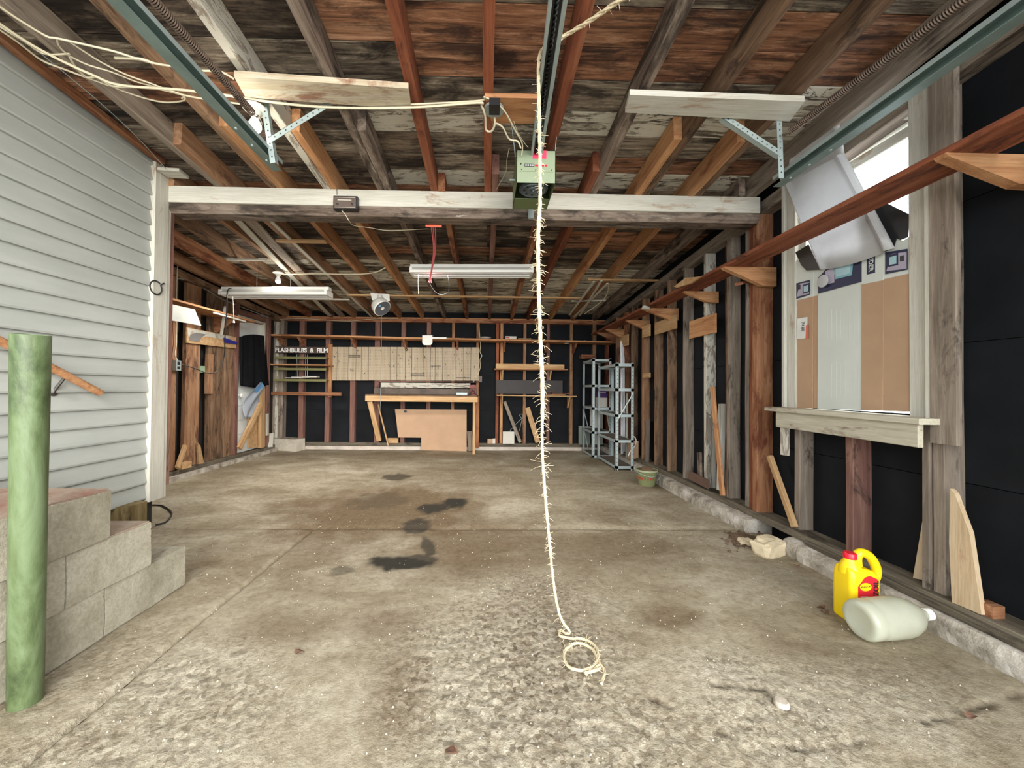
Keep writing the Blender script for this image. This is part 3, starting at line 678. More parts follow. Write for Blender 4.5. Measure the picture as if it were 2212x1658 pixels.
# ------------------------------------------------------------------ garage door tracks, springs
def track(x, y0, y1, label, sgn):
    t = thing('door_track', (x, y1, 2.2), label, 'door track')
    for nm, (w_, h_, dx, dz) in {'web': (.003, .055, .025 * sgn, 0), 'flange': (.05, .003, 0, .027), 'lip': (.003, .02, -.024 * sgn, .018), 'lower_flange': (.045, .003, 0.0, -.027)}.items():
        board(nm, (x + dx, y0, 2.2 + dz), (x + dx, y1, 2.2 + dz), w_, h_, M_track if nm != 'lip' else M_galv, t, ch=.0005)
    for yy in (y1 - .1, y1 - .22, y1 - .34): lathe('bolt', [(.006, 0), (.006, .006), (.001, .007)], at((x - .002, yy, 2.171), rx=math.pi), M_galv, t, n=8)
track(-1.12, .2, 2.06, 'grey-green horizontal garage door track on the left', -1)
track(1.63, .2, 2.12, 'grey-green horizontal garage door track on the right by the window', 1)
def spring(a, b, label):
    a = Vector(a); b = Vector(b); t = thing('door_spring', b, label, 'spring'); M_, Ln = frameM(a, b)
    n = int(Ln / .0085); P = []
    for i in range(n * 9): an = i / 9 * 2 * math.pi; P.append(M_ @ Vector((i / (n * 9) * Ln, math.cos(an) * .015, math.sin(an) * .015)))
    V, Fc = tubeVF(P, .0028, 4); mk('coil', V, Fc, M_spring, t, smooth=True)
    tube('end_hook', [b, b + (b - a).normalized() * .03, b + (b - a).normalized() * .05 + Vector((0, 0, .02)), b + (b - a).normalized() * .08], .003, M_spring, t)
    tube('core_cable', [a, b], .004, M_dark, t, k=0)
spring(U(305, -30, 'z', 2.31), U(545, 243, 'z', 2.31), 'long rusty coil spring above the left door track')
spring(U(2110, -20, 'z', 2.34), U(1705, 285, 'z', 2.34), 'long rusty coil spring above the right door track')
def angle(name, a, b, par, out=(0, -1, 0)):
    a = Vector(a); b = Vector(b); M_, Ln = frameM(a, b, out)
    m1 = boxVF(0, -.014, -.001, Ln, .014, .001); m2 = boxVF(0, .0125, -.026, Ln, .014, .001)
    g = mk(name, m1[0] + m2[0], m1[1] + [tuple(i + 8 for i in f) for f in m2[1]], M_galv, par, M=M_)
    V = []; Fc = []; n = int(Ln / .03)
    for i in range(1, n):
        c = i * Ln / n; b0 = len(V); V += [(c + math.cos(k * 1.047) * .0042, math.sin(k * 1.047) * .0042, .0016) for k in range(6)]; Fc.append(tuple(range(b0, b0 + 6)))
    h = mk('bolt_holes', V, Fc, M_dark, g, M=M_); h['kind'] = 'stuff'
def hanger(side, tl, tr, bl, br, up0, up1, dg0, dg1, label, pl):
    t = thing('track_hanger', U(*up1, 'y', pl), label, 'hanger')
    zz = 2.452
    Pp = [U(*q, 'z', zz - .028) for q in (tl, tr, bl, br)]
    prism('cross_board', Pp, (0, 0, .028), W['white'] if side else wood('stained_white_board', (.56, .48, .34), (.46, .36, .24), (.62, .57, .46), .28, (.22, .09, .05), var=.03), t)
    angle('upright', U(*up0, 'y', pl), U(*up1, 'y', pl), t); angle('brace', U(*dg0, 'y', pl - .004), U(*dg1, 'y', pl - .004), t)
hanger(0, (505, 165), (882, 191), (888, 236), (530, 210), (568, 213), (590, 352), (582, 303), (712, 223), 'blotchy off-white board under the left rafters with perforated steel track hanger', 1.93)
hanger(1, (1360, 205), (1738, 219), (1706, 262), (1350, 243), (1683, 255), (1688, 385), (1688, 333), (1562, 250), 'white painted board under the right rafters with perforated steel track hanger', 1.95)
bpy.data.objects['block_steps']
# small extra board corner above the beam at left
tag(board('board_offcut', U(352, 372, 'z', 2.46), U(398, 375, 'z', 2.46), .10, .02, W['white']), 'short white board end on top of the beam beside the corner board', 'board')

# ------------------------------------------------------------------ opener
OX0, OX1, OY0, OY1, OZ0, OZ1 = .162, .383, 2.15, 2.47, 2.185, 2.37
op = thing('door_opener', ((OX0 + OX1) / 2, 2.3, OZ0), 'sage green garage door opener motor hanging at the beam centre', 'door opener')
t_ = .003
box('front_panel', (OX0, OY0, OZ0), (OX1, OY0 + t_, OZ1), M_green, op)
box('side_panel', (OX0, OY0, OZ0), (OX0 + t_, OY1, OZ1), M_greend, op); box('side_panel', (OX1 - t_, OY0, OZ0), (OX1, OY1, OZ1), M_greend, op)
box('back_panel', (OX0, OY1 - t_, OZ0), (OX1, OY1, OZ1), M_greend, op); box('top_panel', (OX0, OY0, OZ1 - t_), (OX1, OY1, OZ1), M_green, op)
box('bottom_plate', (OX0, 2.335, OZ0), (OX1, OY1, OZ0 + t_), M_greend, op); box('inner_plate', (OX0 + .02, 2.16, OZ1 - .04), (OX1 - .02, OY1, OZ1 - .036), M_green, op)
box('seam', (OX0 + .014, OY0 - .0008, 2.247), (OX1 - .014, OY0 + .001, 2.2485), M_greend, op)
mt = lathe('motor', [(.085, 0), (.088, .01), (.088, .09), (.075, .11)], at((.27, 2.262, OZ0 + .018)), plain('motor_steel', (.10, .13, .14), .4, .5), op, n=32)
lathe('pulley', [(.010, -.012), (.012, 0), (.024, -.002), (.026, -.006), (.035, -.006), (.037, -.001), (.066, -.003), (.072, -.008), (.076, -.003), (.076, .01)], at((.27, 2.262, OZ0 + .016)), plain('pulley_blue_steel', (.16, .20, .22), .35, .6), mt, n=32)
for k in range(8):
    a = k * math.pi / 4; lathe('pulley_hole', [(.006, -.0045), (.006, 0)], at((.27 + math.cos(a) * .052, 2.262 + math.sin(a) * .052, OZ0 + .015)), M_black, mt, n=8)
box('red_sticker', (.252, OY0 - .0015, 2.322), (.330, OY0 - .0005, 2.368), plain('magenta_red_sticker', (.75, .05, .12), .4), op)
box('nameplate', (.207, OY0 - .0015, 2.276), (.262, OY0 - .0005, 2.291), M_black, op)
FRONT = Matrix(((1, 0, 0, 0), (0, 0, -1, 0), (0, 1, 0, 0), (0, 0, 0, 1)))      # text facing -y
for i in range(4): box('plate_mark', (.211 + i * .0125, OY0 - .0019, 2.2795), (.2195 + i * .0125, OY0 - .0014, 2.2875), M_white, op)
box('red_strip', (.266, OY0 - .0015, 2.278), (.335, OY0 - .0005, 2.288), M_redlabel, op)
for x in (.19, .27, .36): lathe('screw', [(.003, 0), (.003, .002)], at((x, OY0, 2.258), rx=R(90)), M_dark, op, n=8)
lathe('switch', [(.004, 0), (.004, .005)], at((.186, OY0, 2.29), rx=R(90)), M_dark, op, n=8)
for x in (.16, .385): board('strap', (x, 2.2, 2.36), (x - (.03 if x < .3 else -.0), 2.12, 2.50), .003, .018, M_galv, op)
tube('bolt', [(OX0 - .03, 2.3, 2.28), (OX0, 2.3, 2.28)], .006, M_galv, op, k=0)
# rail with screw drive
rl = thing('opener_rail', (.25, 1.3, 2.35), 'long steel opener rail with a twisted drive screw along its underside', 'rail')
ra = Vector((.275, 2.15, 2.352)); rb_ = Vector((.185, .25, 2.352))
dxr = (rb_ - ra) / (ra - rb_).length
for nm, off, w_, h_ in (('side_channel', -.026, .012, .03), ('side_channel', .024, .016, .03), ('top_channel', 0, .06, .004)):
    dz = .018 if nm == 'top_channel' else 0
    board(nm, ra + Vector((off, 0, dz)), rb_ + Vector((off, 0, dz)), w_, h_, M_galv, rl, ch=.001)
board('screw_trough', ra + Vector((-.002, 0, .006)), rb_ + Vector((-.002, 0, .006)), .036, .006, M_black, rl)
P = []; 
M_, Ln = frameM(ra + Vector((-.002, 0, -.004)), rb_ + Vector((-.002, 0, -.004))); n = int(Ln / .022)
for i in range(n * 8): an = i / 8 * 2 * math.pi; P.append(M_ @ Vector((i / (n * 8) * Ln, math.cos(an) * .0052, math.sin(an) * .0052)))
V, Fc = tubeVF(P, .0045, 5); mk('drive_screw', V, Fc, plain('black_oiled_steel', (.03, .03, .03), .2, .8), rl, smooth=True)

# outlet on orange board
Pp = [U(*q, 'z', 2.43) for q in ((1047, 210), (1181, 213), (1178, 268), (1062, 266))]
ob = prism('outlet_board', Pp, (0, 0, .022), W['orange']); tag(ob, 'orange board between two rafters carrying the ceiling outlet', 'board')
oc = U(1067, 236, 'z', 2.42)
ou = thing('ceiling_outlet', oc, 'round steel outlet box with a black plug on the orange board', 'outlet')
lathe('box_cover', [(.05, 0), (.05, .012), (.045, .014)], at(oc + Vector((0, 0, -.008))), M_galv, ou, n=24)
plg = U(1068, 236, 'z', 2.385)
mk('plug', *boxVF(plg.x - .026, plg.y - .04, 2.378, plg.x + .026, plg.y + .03, 2.412), M_black, ou)
def cab(name, pts, r, m, label, zz=2.435, cat='cable', k=6):
    P = [U(p[0], p[1], 'z', p[2] if len(p) > 2 else zz) for p in pts]
    if name == 'opener_cord': return tube('cord', P, r, m, op, k=k)
    return tag(tube(name, P, r, m, k=k), label, cat)
cab('power_cable', [(1068, 252, 2.39), (1069, 268, 2.37), (1062, 283, 2.36), (1050, 280, 2.37), (1048, 250, 2.39), (1040, 228, 2.41), (1030, 222, 2.41), (890, 232, 2.41), (720, 232, 2.42), (600, 222, 2.42), (470, 203, 2.42), (380, 193, 2.42), (260, 184, 2.42), (200, 162, 2.42), (130, 130, 2.42), (60, 92, 2.42), (-10, 45, 2.42)], .0055, M_cable, 'thick cream cable from the black plug along under the rafters')
cab('power_cable', [(1046, 209), (1043, 216), (1000, 220), (880, 226)], .0045, M_cable, 'thin cream cable stapled beside the orange board')
cab('opener_cord', [(1046, 209), (1065, 218, 2.42), (1090, 240, 2.40), (1112, 280, 2.38), (1128, 310, 2.36), (1127, 335, 2.33)], .004, M_cable, 'white cord curving from the orange board down to the opener front')
cab('opener_cord', [(1069, 265, 2.38), (1086, 275, 2.37), (1100, 300, 2.35), (1118, 305, 2.34), (1125, 320, 2.32)], .0045, M_cable, 'cream cord from the black plug into the opener side')
cab('bell_wire', [(1110, 262, 2.4), (1118, 285, 2.39), (1134, 310, 2.38), (1141, 318, 2.37)], .0018, M_cable, 'fine wire dropping beside the opener rail')
cab('bell_wire', [(1100, 320, 2.35), (1095, 345, 2.35), (1093, 370, 2.35), (1080, 395, 2.4), (1069, 415, 2.42)], .0018, M_cable, 'fine wire dangling left of the opener')
# tangle at the top left
cab('loose_cable', [(-10, 8), (40, 42), (100, 78), (124, 83), (200, 100), (250, 112), (300, 128), (340, 138), (372, 143), (420, 152), (455, 153), (480, 156), (505, 170)], .0042, M_cable, 'cream cable sagging under the rafters highest at top left')
cab('loose_cable', [(122, 82), (128, 100), (150, 120), (190, 140), (240, 155), (300, 178), (350, 190), (395, 205), (392, 212)], .0034, M_cable, 'thin cream cable branching down from the highest cable at top left')
cab('loose_cable', [(150, 90), (180, 110), (220, 135), (270, 160), (320, 178), (370, 197), (396, 207), (395, 217), (360, 221), (320, 214), (270, 198), (240, 185), (205, 165)], .0036, M_cable, 'looping cream cable in the tangle above the siding')
cab('loose_cable', [(-10, 52), (50, 88), (95, 116), (150, 116)], .0036, M_cable, 'short yellowed cable end near the top of the siding')
cab('loose_cable', [(-10, 58), (40, 92), (90, 130), (140, 150), (200, 172), (250, 187), (330, 190), (420, 210), (520, 224), (560, 225)], .004, M_cable, 'yellowed cable running beside the ledger to the bare bulb')
cab('loose_cable', [(150, 122), (160, 140), (178, 160), (190, 168), (205, 166)], .0045, M_cable, 'hooked stub of yellow cable in the tangle above the siding')
cab('loose_cable', [(248, 125), (300, 127), (330, 136)], .0055, M_cable, 'straight short stub of pale cable end under the left rafters')
cab('bare_wire', [(30, 70, 2.45), (100, 125, 2.45), (220, 225, 2.45), (300, 300, 2.45), (360, 366, 2.45)], .002, M_galv, 'thin grey wire following the ledger above the siding')
# bulbs
def bulb(px, py, zc, y, label, s=1.0):
    c = U(px, py, 'y', y); t = thing('light_bulb', c, label, 'light bulb')
    lathe('lamp_holder', [(.056, .075), (.056, .066), (.03, .055), (.024, .035)], at(c), plain('white_porcelain', (.62, .60, .52), .25) if 'white_porcelain' not in bpy.data.materials else bpy.data.materials['white_porcelain'], t, n=20)
    lathe('globe', [(.013, .045), (.014, .03), (.022, .012), (.030, -.005), (.031, -.018), (.026, -.034), (.014, -.045), (.001, -.047)], at(c), M_bulb, t, n=20)
    return c
c1 = bulb(551, 266, 0, 1.93, 'bare white bulb beside the left door track')
c2 = bulb(601, 603, 0, 4.25, 'bare white bulb under the rear rafters above the left tube fixture')
for nm, c, e in (('rear_bulb_fill', c2, REARBULB), ('front_bulb_fill', c1, FRONTBULB)):  # point fills added at the bulbs to even out the interior light
    ld = bpy.data.lights.new(nm, 'POINT'); ld.energy = e; ld.color = (1, .93, .82); ld.shadow_soft_size = .035
    lo_ = bpy.data.objects.new(nm, ld); COL.objects.link(lo_); lo_.location = c + Vector((0, 0, -.09))
def c3(name, pts, r, m, label, cat='cable', k=6): return tag(tube(name, pts, r, m, k=k), label, cat)
zz = 2.29
cab('lamp_cable', [(610, 592, 2.27), (680, 591, 2.27), (770, 592, 2.27), (810, 588, 2.27), (832, 578, 2.29)], .006, M_cable, 'cream cable running right from the rear bulb under the rafters')
# ------------------------------------------------------------------ intercom box on the beam
ib = U(746, 437, 'y', 2.70); it = thing('transformer_box', ib + Vector((0, 0, -.05)), 'small dark transformer box with two knobs screwed to the white beam', 'box')
M_br = plain('brown_grey_face', (.12, .09, .075), .4, .3)
x0 = U(720, 437, 'y', 2.66).x; x1 = U(772, 437, 'y', 2.66).x; z0 = U(746, 451, 'y', 2.66).z; z1 = U(746, 423, 'y', 2.66).z
box('case', (x0, 2.66, z0), (x1, 2.70, z1), M_black, it); box('face', (x0 + .006, 2.658, z0 + .006), (x1 - .010, 2.66, z1 - .006), M_br, it)
box('pale_border', (x0 + .012, 2.657, z1 - .012), (x1 - .016, 2.6585, z1 - .0095), M_paper, it); box('pale_border', (x0 + .012, 2.657, z0 + .010), (x1 - .016, 2.6585, z0 + .0125), M_paper, it)
for x in (x0 + .03, x1 - .035): lathe('knob', [(.007, 0), (.006, .008), (.001, .009)], at((x, 2.657, z0 + .03), rx=R(90)), M_black, it, n=12)
box('dial_plate', (x0 + .03, 2.6565, z1 - .032), (x1 - .04, 2.6575, z1 - .027), M_paper, it)
c3('bell_wire', [U(733, 450, 'y', 2.69), U(745, 462, 'y', 2.69), U(755, 478, 'y', 2.69), U(765, 487, 'y', 2.9), U(800, 492, 'y', 2.95), U(830, 497, 'y', 3.0), U(870, 497, 'y', 3.0), U(925, 494, 'y', 3.0)], .0025, M_cable, 'thin white wire from the transformer box running right under the beam')
c3('bell_wire', [U(728, 420, 'y', 2.695), U(727, 383, 'y', 2.695)], .0018, M_dark, 'thin dark wire rising from the transformer box', k=0)
box('bracket_tab', (U(1141, 460, 'y', 2.69).x, 2.682, U(1141, 472, 'y', 2.69).z), (U(1153, 460, 'y', 2.69).x, 2.70, U(1141, 450, 'y', 2.69).z), M_galv, bm_)

# ------------------------------------------------------------------ tube light fixtures
def fixture(pl, pr, py0, y, label, power, skew=0):
    a = U(pl, py0, 'y', y); b = U(pr, py0, 'y', y - skew)
    t = thing('tube_light', (a + b) / 2, label, 'light fixture'); d = (b - a)
    def run(name, prof, m, e0=0, e1=0):
        n = len(prof); V = []
        for q in (a + d * e0, b - d * e1): V += [q + Vector((0, py, pz)) for (py, pz) in prof]
        return mk(name, V, [tuple(range(n)), tuple(range(2 * n - 1, n - 1, -1))] + [(i, (i + 1) % n, n + (i + 1) % n, n + i) for i in range(n)], m, t)
    run('channel', [(-.04, 0), (.04, 0), (.045, -.035), (-.045, -.035)], M_white)
    run('reflector', [(-.045, -.030), (-.105, -.075), (-.105, -.100), (-.102, -.100), (-.10, -.077), (-.04, -.037), (.04, -.037), (.10, -.077), (.102, -.1), (.105, -.1), (.105, -.075), (.045, -.03)], M_white, .01, .01)
    for s in (-.05, .05):
        tube('tube', [a + d * .02 + Vector((0, s, -.082)), b - d * .02 + Vector((0, s, -.082))], .018, M_bulb, t, k=0, n=10)
    for q in (a + d * .012, b - d * .012): run_ = box('end_cap', (q.x - .012, q.y - .09, q.z - .098), (q.x + .012, q.y + .09, q.z - .04), M_white, t)
    if power:  # area fill added below the tubes to lift the dim rear
        ld = bpy.data.lights.new('tube_fill', 'AREA'); ld.shape = 'RECTANGLE'; ld.size = d.length * .9; ld.size_y = .12; ld.energy = power; ld.color = (1, .97, .92)
        lo_ = bpy.data.objects.new('tube_fill', ld); COL.objects.link(lo_); lo_.location = (a + b) / 2 + Vector((0, 0, -.104))
    return a, b, t
fa, fb, fx1 = fixture(888, 1151, 573, 3.9, 'long white fluorescent fixture hung by a pink cord at the centre', TUBE)
ga, gb, fx2 = fixture(483, 713, 621, 4.35, 'long white fluorescent fixture near the left wall above the shelf', TUBE, .08)
pc = [U(940, 496, 'y', 3.3), U(938, 570, 'y', 3.88), U(938, 600, 'y', 3.79)]
pk = thing('hanging_cord', U(940, 570, 'y', 3.8), 'looped pink cord holding up the central fluorescent fixture', 'cord')
for dx in (-.02, -.006, .012):
    tube('strand', [Vector((-.40 + dx, 2.86, 2.242)), Vector((-.45 + dx * .5, 3.3, 2.20)), Vector((fa.x + .215 + dx * .3, 3.79, 2.12)), Vector((fa.x + .21 + dx, 3.79, 2.06))], .004, M_pink, pk)
for dx in ():
    tube('strand', [Vector((fa.x + .21 + dx * .6, 3.78, 2.33)), Vector((fa.x + .215 + dx, 3.78, 2.25)), Vector((fa.x + .21 + dx * .3, 3.79, 2.14)), Vector((fa.x + .2 + dx, 3.79, 2.07))], .004, M_pink, pk)
tube('red_knot', [Vector((-.46, 2.865, 2.232)), Vector((-.34, 2.865, 2.232))], .010, M_orangep, pk)
tube('pull_cord', [Vector((fa.x + .08, 3.86, fa.z - .1)), Vector((fa.x + .08, 3.86, fa.z - .2)), Vector((fa.x + .085, 3.86, fa.z - .3))], .003, M_cable, fx1)
tube('flex', [Vector((fa.x + .18, 3.9, fa.z - .1)), Vector((fa.x + .19, 3.95, fa.z - .18)), Vector((fa.x + .26, 4.0, fa.z - .26)), Vector((fa.x + .36, 4.0, fa.z - .25)), Vector((fa.x + .38, 3.95, fa.z - .17)), Vector((fa.x + .37, 3.9, fa.z - .1))], .0025, M_blackcable, fx1)
for f_, xs2, q in ((fx1, (-.325, .425), fa), (fx2, (-2.575, -2.2), ga)):
    for x in xs2: tube('hanger_wire', [(x, q.y, q.z - .005), (x, q.y, zr(q.y) + .004)], .002, M_galv, f_, k=0)
pcx = U(503, 640, 'y', 4.2)
pd = fx2
q_ = tube('pull_cord', [pcx, U(505, 690, 'y', 4.2)], .002, M_cable, pd, k=0); lathe('toggle', [(.002, 0), (.010, -.02), (.012, -.035), (.002, -.037)], at(U(505, 690, 'y', 4.2)), M_white, q_, n=10)
c3('fixture_cord', [U(500, 622, 'y', 4.2), U(491, 630, 'y', 4.2), U(489, 680, 'y', 4.3), U(486, 730, 'y', 4.4), U(484, 770, 'y', 4.5), U(470, 800, 'y', 4.45), U(450, 806, 'y', 4.35), U(420, 795, 'y', 4.3), U(392, 787, 'y', 4.2)], .0055, M_blackcable, 'black flex drooping from the left fixture to the wall outlet')

# ------------------------------------------------------------------ pivoting round unit
yc = 5.0; pc_ = U(822, 632, 'y', yc)
sf = thing('ceiling_fan_heater', pc_, 'white pivoting round unit with grey face under the rear rafters', 'fan')
q0 = U(800, 634, 'y', yc); q1 = U(842, 652, 'y', yc)
prism('mount_plate', [U(800, 633, 'y', yc), U(841, 635, 'y', yc), U(842, 650, 'y', yc), U(804, 648, 'y', yc)], (0, .012, 0), M_white, sf)
tube('neck', [U(821, 638, 'y', yc - .02), U(820, 650, 'y', yc - .06), U(819, 662, 'y', yc - .07)], [.03, .026, .03] , M_white, sf, k=0, n=12)
dc = U(822, 661, 'y', yc - .01); dd = Vector((.55, -.35, -.6)).normalized(); Md = dd.to_track_quat('Z', 'Y').to_matrix().to_4x4(); Md.translation = dc
lathe('drum', [(.02, -.085), (.075, -.08), (.105, -.05), (.115, 0), (.118, .045), (.112, .052)], Md, M_white, sf, n=32)
lathe('face_disc', [(.001, .05), (.05, .054), (.108, .053), (.110, .046)], Md, plain('grey_mesh_face', (.12, .13, .15), .5, .3), sf, n=32, cap=False)
lathe('blue_badge', [(.001, .003), (.015, .003), (.015, 0)], at(U(819.5, 660, 'y', yc - .10), rx=R(90)), plain('sky_blue_badge', (.08, .42, .70), .4), sf, n=16)
c3('pull_string', [U(824, 672, 'y', 5.0), U(824, 760, 'y', 5.6), U(823, 820, 'y', 5.75), U(821, 885, 'y', 5.9)], .003, M_galv, 'thin grey string hanging from the pivoting unit towards the workbench', 'string')
c3('wall_wire', [U(590, 690, 'y', 6.38), U(650, 688, 'y', 6.38), U(720, 692, 'y', 6.38), U(760, 693, 'y', 6.38), U(800, 689, 'y', 6.38), U(860, 688, 'y', 6.38)], .004, M_cable, 'cream wire sagging along the rear top plate')

# ------------------------------------------------------------------ slats bundle at rear right ceiling
for q, (a, b, mm, lb) in enumerate([((1283, 608), (1230, 680), 'white', 'leftmost white slat stored under the rear right rafters'), ((1299, 606), (1252, 682), 'white', 'second white slat stored under the rear right rafters'),
                                   ((1312, 612), (1240, 684), 'white', 'diagonal white slat crossing the others under the rear right rafters')]):
    pa = U(a[0], a[1], 'z', 2.255); pb_ = U(b[0], b[1], 'z', 2.185)
    pb_.y = min(pb_.y, 6.35); tag(board('stored_slat', pa, pb_, .028, .012, W[mm]), lb, 'slat', 'slats stored overhead')
tag(board('cross_batten', U(1235, 650, 'y', 5.25), U(1308, 649, 'y', 5.25), .03, .02, W['whitewash']), 'short grey batten holding the stored slats near the right wall', 'batten')
c3('loose_cable', [U(1312, 600, 'y', 4.6), U(1314, 625, 'y', 4.8), U(1305, 645, 'y', 5.0), U(1285, 662, 'y', 5.3), U(1262, 678, 'y', 5.6)], .006, M_cable, 'white cable drooping beside the stored slats')

# ------------------------------------------------------------------ back wall shelf
def tri(name, x, y0, y1, z, h, m, par, th=.03): return prism(name, [(x, y0, z), (x, y1, z), (x, y1, z - h), (x, y1 - .03, z - h)], (th, 0, 0), m, par)
sa = U(581, 723, 'y', 6.14); sb_ = U(1350, 739, 'y', 6.14)
bs = thing('long_shelf', (sa + sb_) / 2, 'long narrow wooden shelf high across the rear wall', 'shelf')
board('shelf_board', sa + Vector((0, .15, 0)), sb_ + Vector((0, .15, 0)), .30, .028, W['orange'], bs, warp=.006)
for px in (592, 638, 754, 868, 984, 1089, 1182, 1245):
    x = U(px, 735, 'y', 6.14).x; z = sa.z + (sb_.z - sa.z) * (x - sa.x) / (sb_.x - sa.x) - .017
    tri('bracket', x, 6.17, 6.447, z, .15, W['rusty'], bs)
def onshelf(px): x = U(px, 730, 'y', 6.25).x; return x, sa.z + (sb_.z - sa.z) * (x - sa.x) / (sb_.x - sa.x) + .022
x, z = onshelf(926); wp = thing('white_dispenser', (x, 6.15, z), 'white rounded plastic holder hooked over the long rear shelf', 'holder')
V = [(x - .08, 6.11, z + .03), (x + .08, 6.11, z + .03), (x + .08, 6.11, z - .10), (x + .055, 6.11, z - .135), (x - .055, 6.11, z - .135), (x - .08, 6.11, z - .10)]
prism('body', V, (0, .012, 0), M_white, wp); box('hook', (x - .08, 6.11, z + .02), (x + .08, 6.25, z + .03), M_white, wp); box('arm', (x + .08, 6.112, z - .03), (x + .30, 6.124, z - .008), M_white, wp)
x, z = onshelf(1048); tag(lathe('white_dish', [(.05, 0), (.10, .022), (.103, .026), (.02, .006)], at((x, 6.27, z)), M_paper, n=24), 'shallow white dish on the long rear shelf', 'dish')
x, z = onshelf(1103); tb = thing('small_carton', (x, 6.25, z), 'small red and white carton lying on the long rear shelf', 'carton')
box('carton', (x - .09, 6.2, z), (x + .09, 6.28, z + .045), M_paper, tb); box('red_band', (x - .091, 6.198, z + .012), (x - .02, 6.2005, z + .03), M_redprint, tb)
x, z = onshelf(1132); tag(board('wood_strip', (x - .1, 6.2, z + .008), (x + .11, 6.2, z + .008), .03, .014, W['tan']), 'thin pale strip of wood lying on the long rear shelf', 'strip')
tag(board('white_strip', U(1219, 741, 'y', 6.3), U(1265, 736, 'y', 6.3), .02, .02, W['white']), 'thin white strip tucked under the right end of the long rear shelf', 'strip')

# sign and display rack
YR = 6.33
rk = thing('display_rack', U(650, 822, 'y', YR), 'olive wire display rack headed by a dark FLASHBULBS & FILM sign', 'rack')
a = U(595, 748, 'y', YR - .02); b = U(705, 763, 'y', YR - .02)
box('sign_board', (a.x, YR - .02, b.z), (b.x, YR - .005, a.z), M_sign, rk)
text('sign_lettering', 'FLASHBULBS  &  FILM', Matrix.Translation(((a.x + b.x) / 2 + .01, YR - .0215, (a.z + b.z) / 2 - .008)) @ FRONT, .098, plain('white_letters', (.85, .84, .80), .5), rk, bold=.0035, sx=.93)
for py in (772, 796, 820):
    p = U(594, py, 'y', YR - .05); q = U(707, py, 'y', YR - .05)
    s = box('rack_shelf', (p.x, YR - .09, p.z - .004), (q.x, YR + .08, p.z + .002), M_olive, rk)
    box('front_lip', (p.x, YR - .093, p.z - .022), (q.x, YR - .088, p.z + .014), M_olive, s)
    n = 9
    for i in range(n): box('divider', (p.x + (q.x - p.x) * i / n, YR - .085, p.z + .002), (p.x + (q.x - p.x) * i / n + .004, YR + .07, p.z + .010), M_paper, s)
for px in (640, 643.5, 660, 664):
    x = U(px, 800, 'y', YR - .06).x; tube('wire_post', [(x, YR - .06, U(px, 766, 'y', YR).z), (x, YR - .06, U(px, 817, 'y', YR).z)], .0035, M_galv, rk, k=0)
cs = U(632, 818, 'y', YR); 
for i, (x0, ln) in enumerate([(618, 24), (632, 40), (655, 36)]):
    p = U(x0, 817 - i, 'y', YR - .03); tag(box('price_card', (p.x, YR - .07, p.z + .002), (p.x + ln * .0065, YR + .04, p.z + .014 + .004 * i), M_paper),
        ['small white card at the left of the lowest rack shelf', 'long white card in the middle of the lowest rack shelf', 'white card at the right of the lowest rack shelf'][i], 'card', 'cards on the display rack')
p = U(580, 787, 'y', 6.12); q = U(706, 788, 'y', 6.12)
tag(board('shelf_board', p + Vector((0, .16, 0)), q + Vector((0, .16, 0)), .30, .02, W['orange']), 'orange wooden shelf board passing through the display rack', 'shelf')
x = U(712, 800, 'y', 6.36).x; tag(board('upright_post', (x, 6.39, U(712, 858, 'y', 6.37).z), (x, 6.39, U(712, 743, 'y', 6.37).z), .05, .055, W['orange'], up=(1, 0, 0)), 'short orange upright post between the display rack and the pegboard', 'post')
p = U(587, 849, 'y', 6.35); q = U(738, 851, 'y', 6.35)
tag(board('cross_rail', p + Vector((0, .0, 0)), q + Vector((0, .0, 0)), .04, .055, W['rusty']), 'orange-red cross rail nailed low under the display rack', 'rail')

# pegboard
pg = thing('pegboard', U(870, 822, 'y', 6.4), 'wide perforated hardboard wall panel in vertical planks above the workbench', 'pegboard')
seams = [717, 728, 752, 769, 780.5, 796, 823, 843, 857.5, 875.5, 889.5, 914, 930, 940, 956, 983, 1001.5, 1017, 1035]
for i, (s0, s1) in enumerate(zip(seams, seams[1:])):
    yy = 6.405 - (.006 if s0 >= 875 else 0); t0 = 750 + .6 * (s0 - 717) / 100 * 0.5; 
    a = U(s0, 749, 'y', yy); b = U(s1, 822, 'y', yy); box('peg_plank', (a.x + .0065, yy, b.z + (.004 if s0 < 875 else 0)), (b.x - .0065, yy + .014, a.z - (.0 if s0 < 875 else .008)), M_peg, pg)
box('gap_darkening_sheet', (U(717, 780, 'y', 6.42).x, 6.422, U(800, 820, 'y', 6.42).z), (U(1034, 780, 'y', 6.42).x, 6.43, U(800, 752, 'y', 6.42).z), M_dark, pg)  # dark sheet added behind the planks only to darken their gaps
hp = []
for i in range(46):
    px = random.uniform(722, 1025); py = random.uniform(755, 815); c = U(px, py, 'y', 6.39); r_ = random.uniform(.012, .028)
    hp.append(tubeVF([c + Vector((0, .01, 0)), c + Vector((0, -.015, 0)), c + Vector((random.uniform(-.01, .01), -.03, -.01)), c + Vector((random.uniform(-.015, .02), -.03, r_))], .0028, 4))
o = multi('wire_hook', hp, M_dark, pg); o['kind'] = 'stuff'
for (p0, p1, py) in ((753, 779, 767), (753, 779, 770.5), (887, 917, 807), (887, 917, 811), (986, 1014, 815), (931, 952, 790)):
    a = U(p0, py, 'y', 6.385); b = U(p1, py, 'y', 6.385); tube('wire_rack', [a, b], .004, M_dark, pg, k=0, n=5)
lathe('black_ring', [(.017, 0), (.022, .004), (.017, .008), (.012, .004), (.017, 0)], at(U(878, 755, 'y', 6.385), rx=R(90)), M_black, pg, n=14, cap=False)

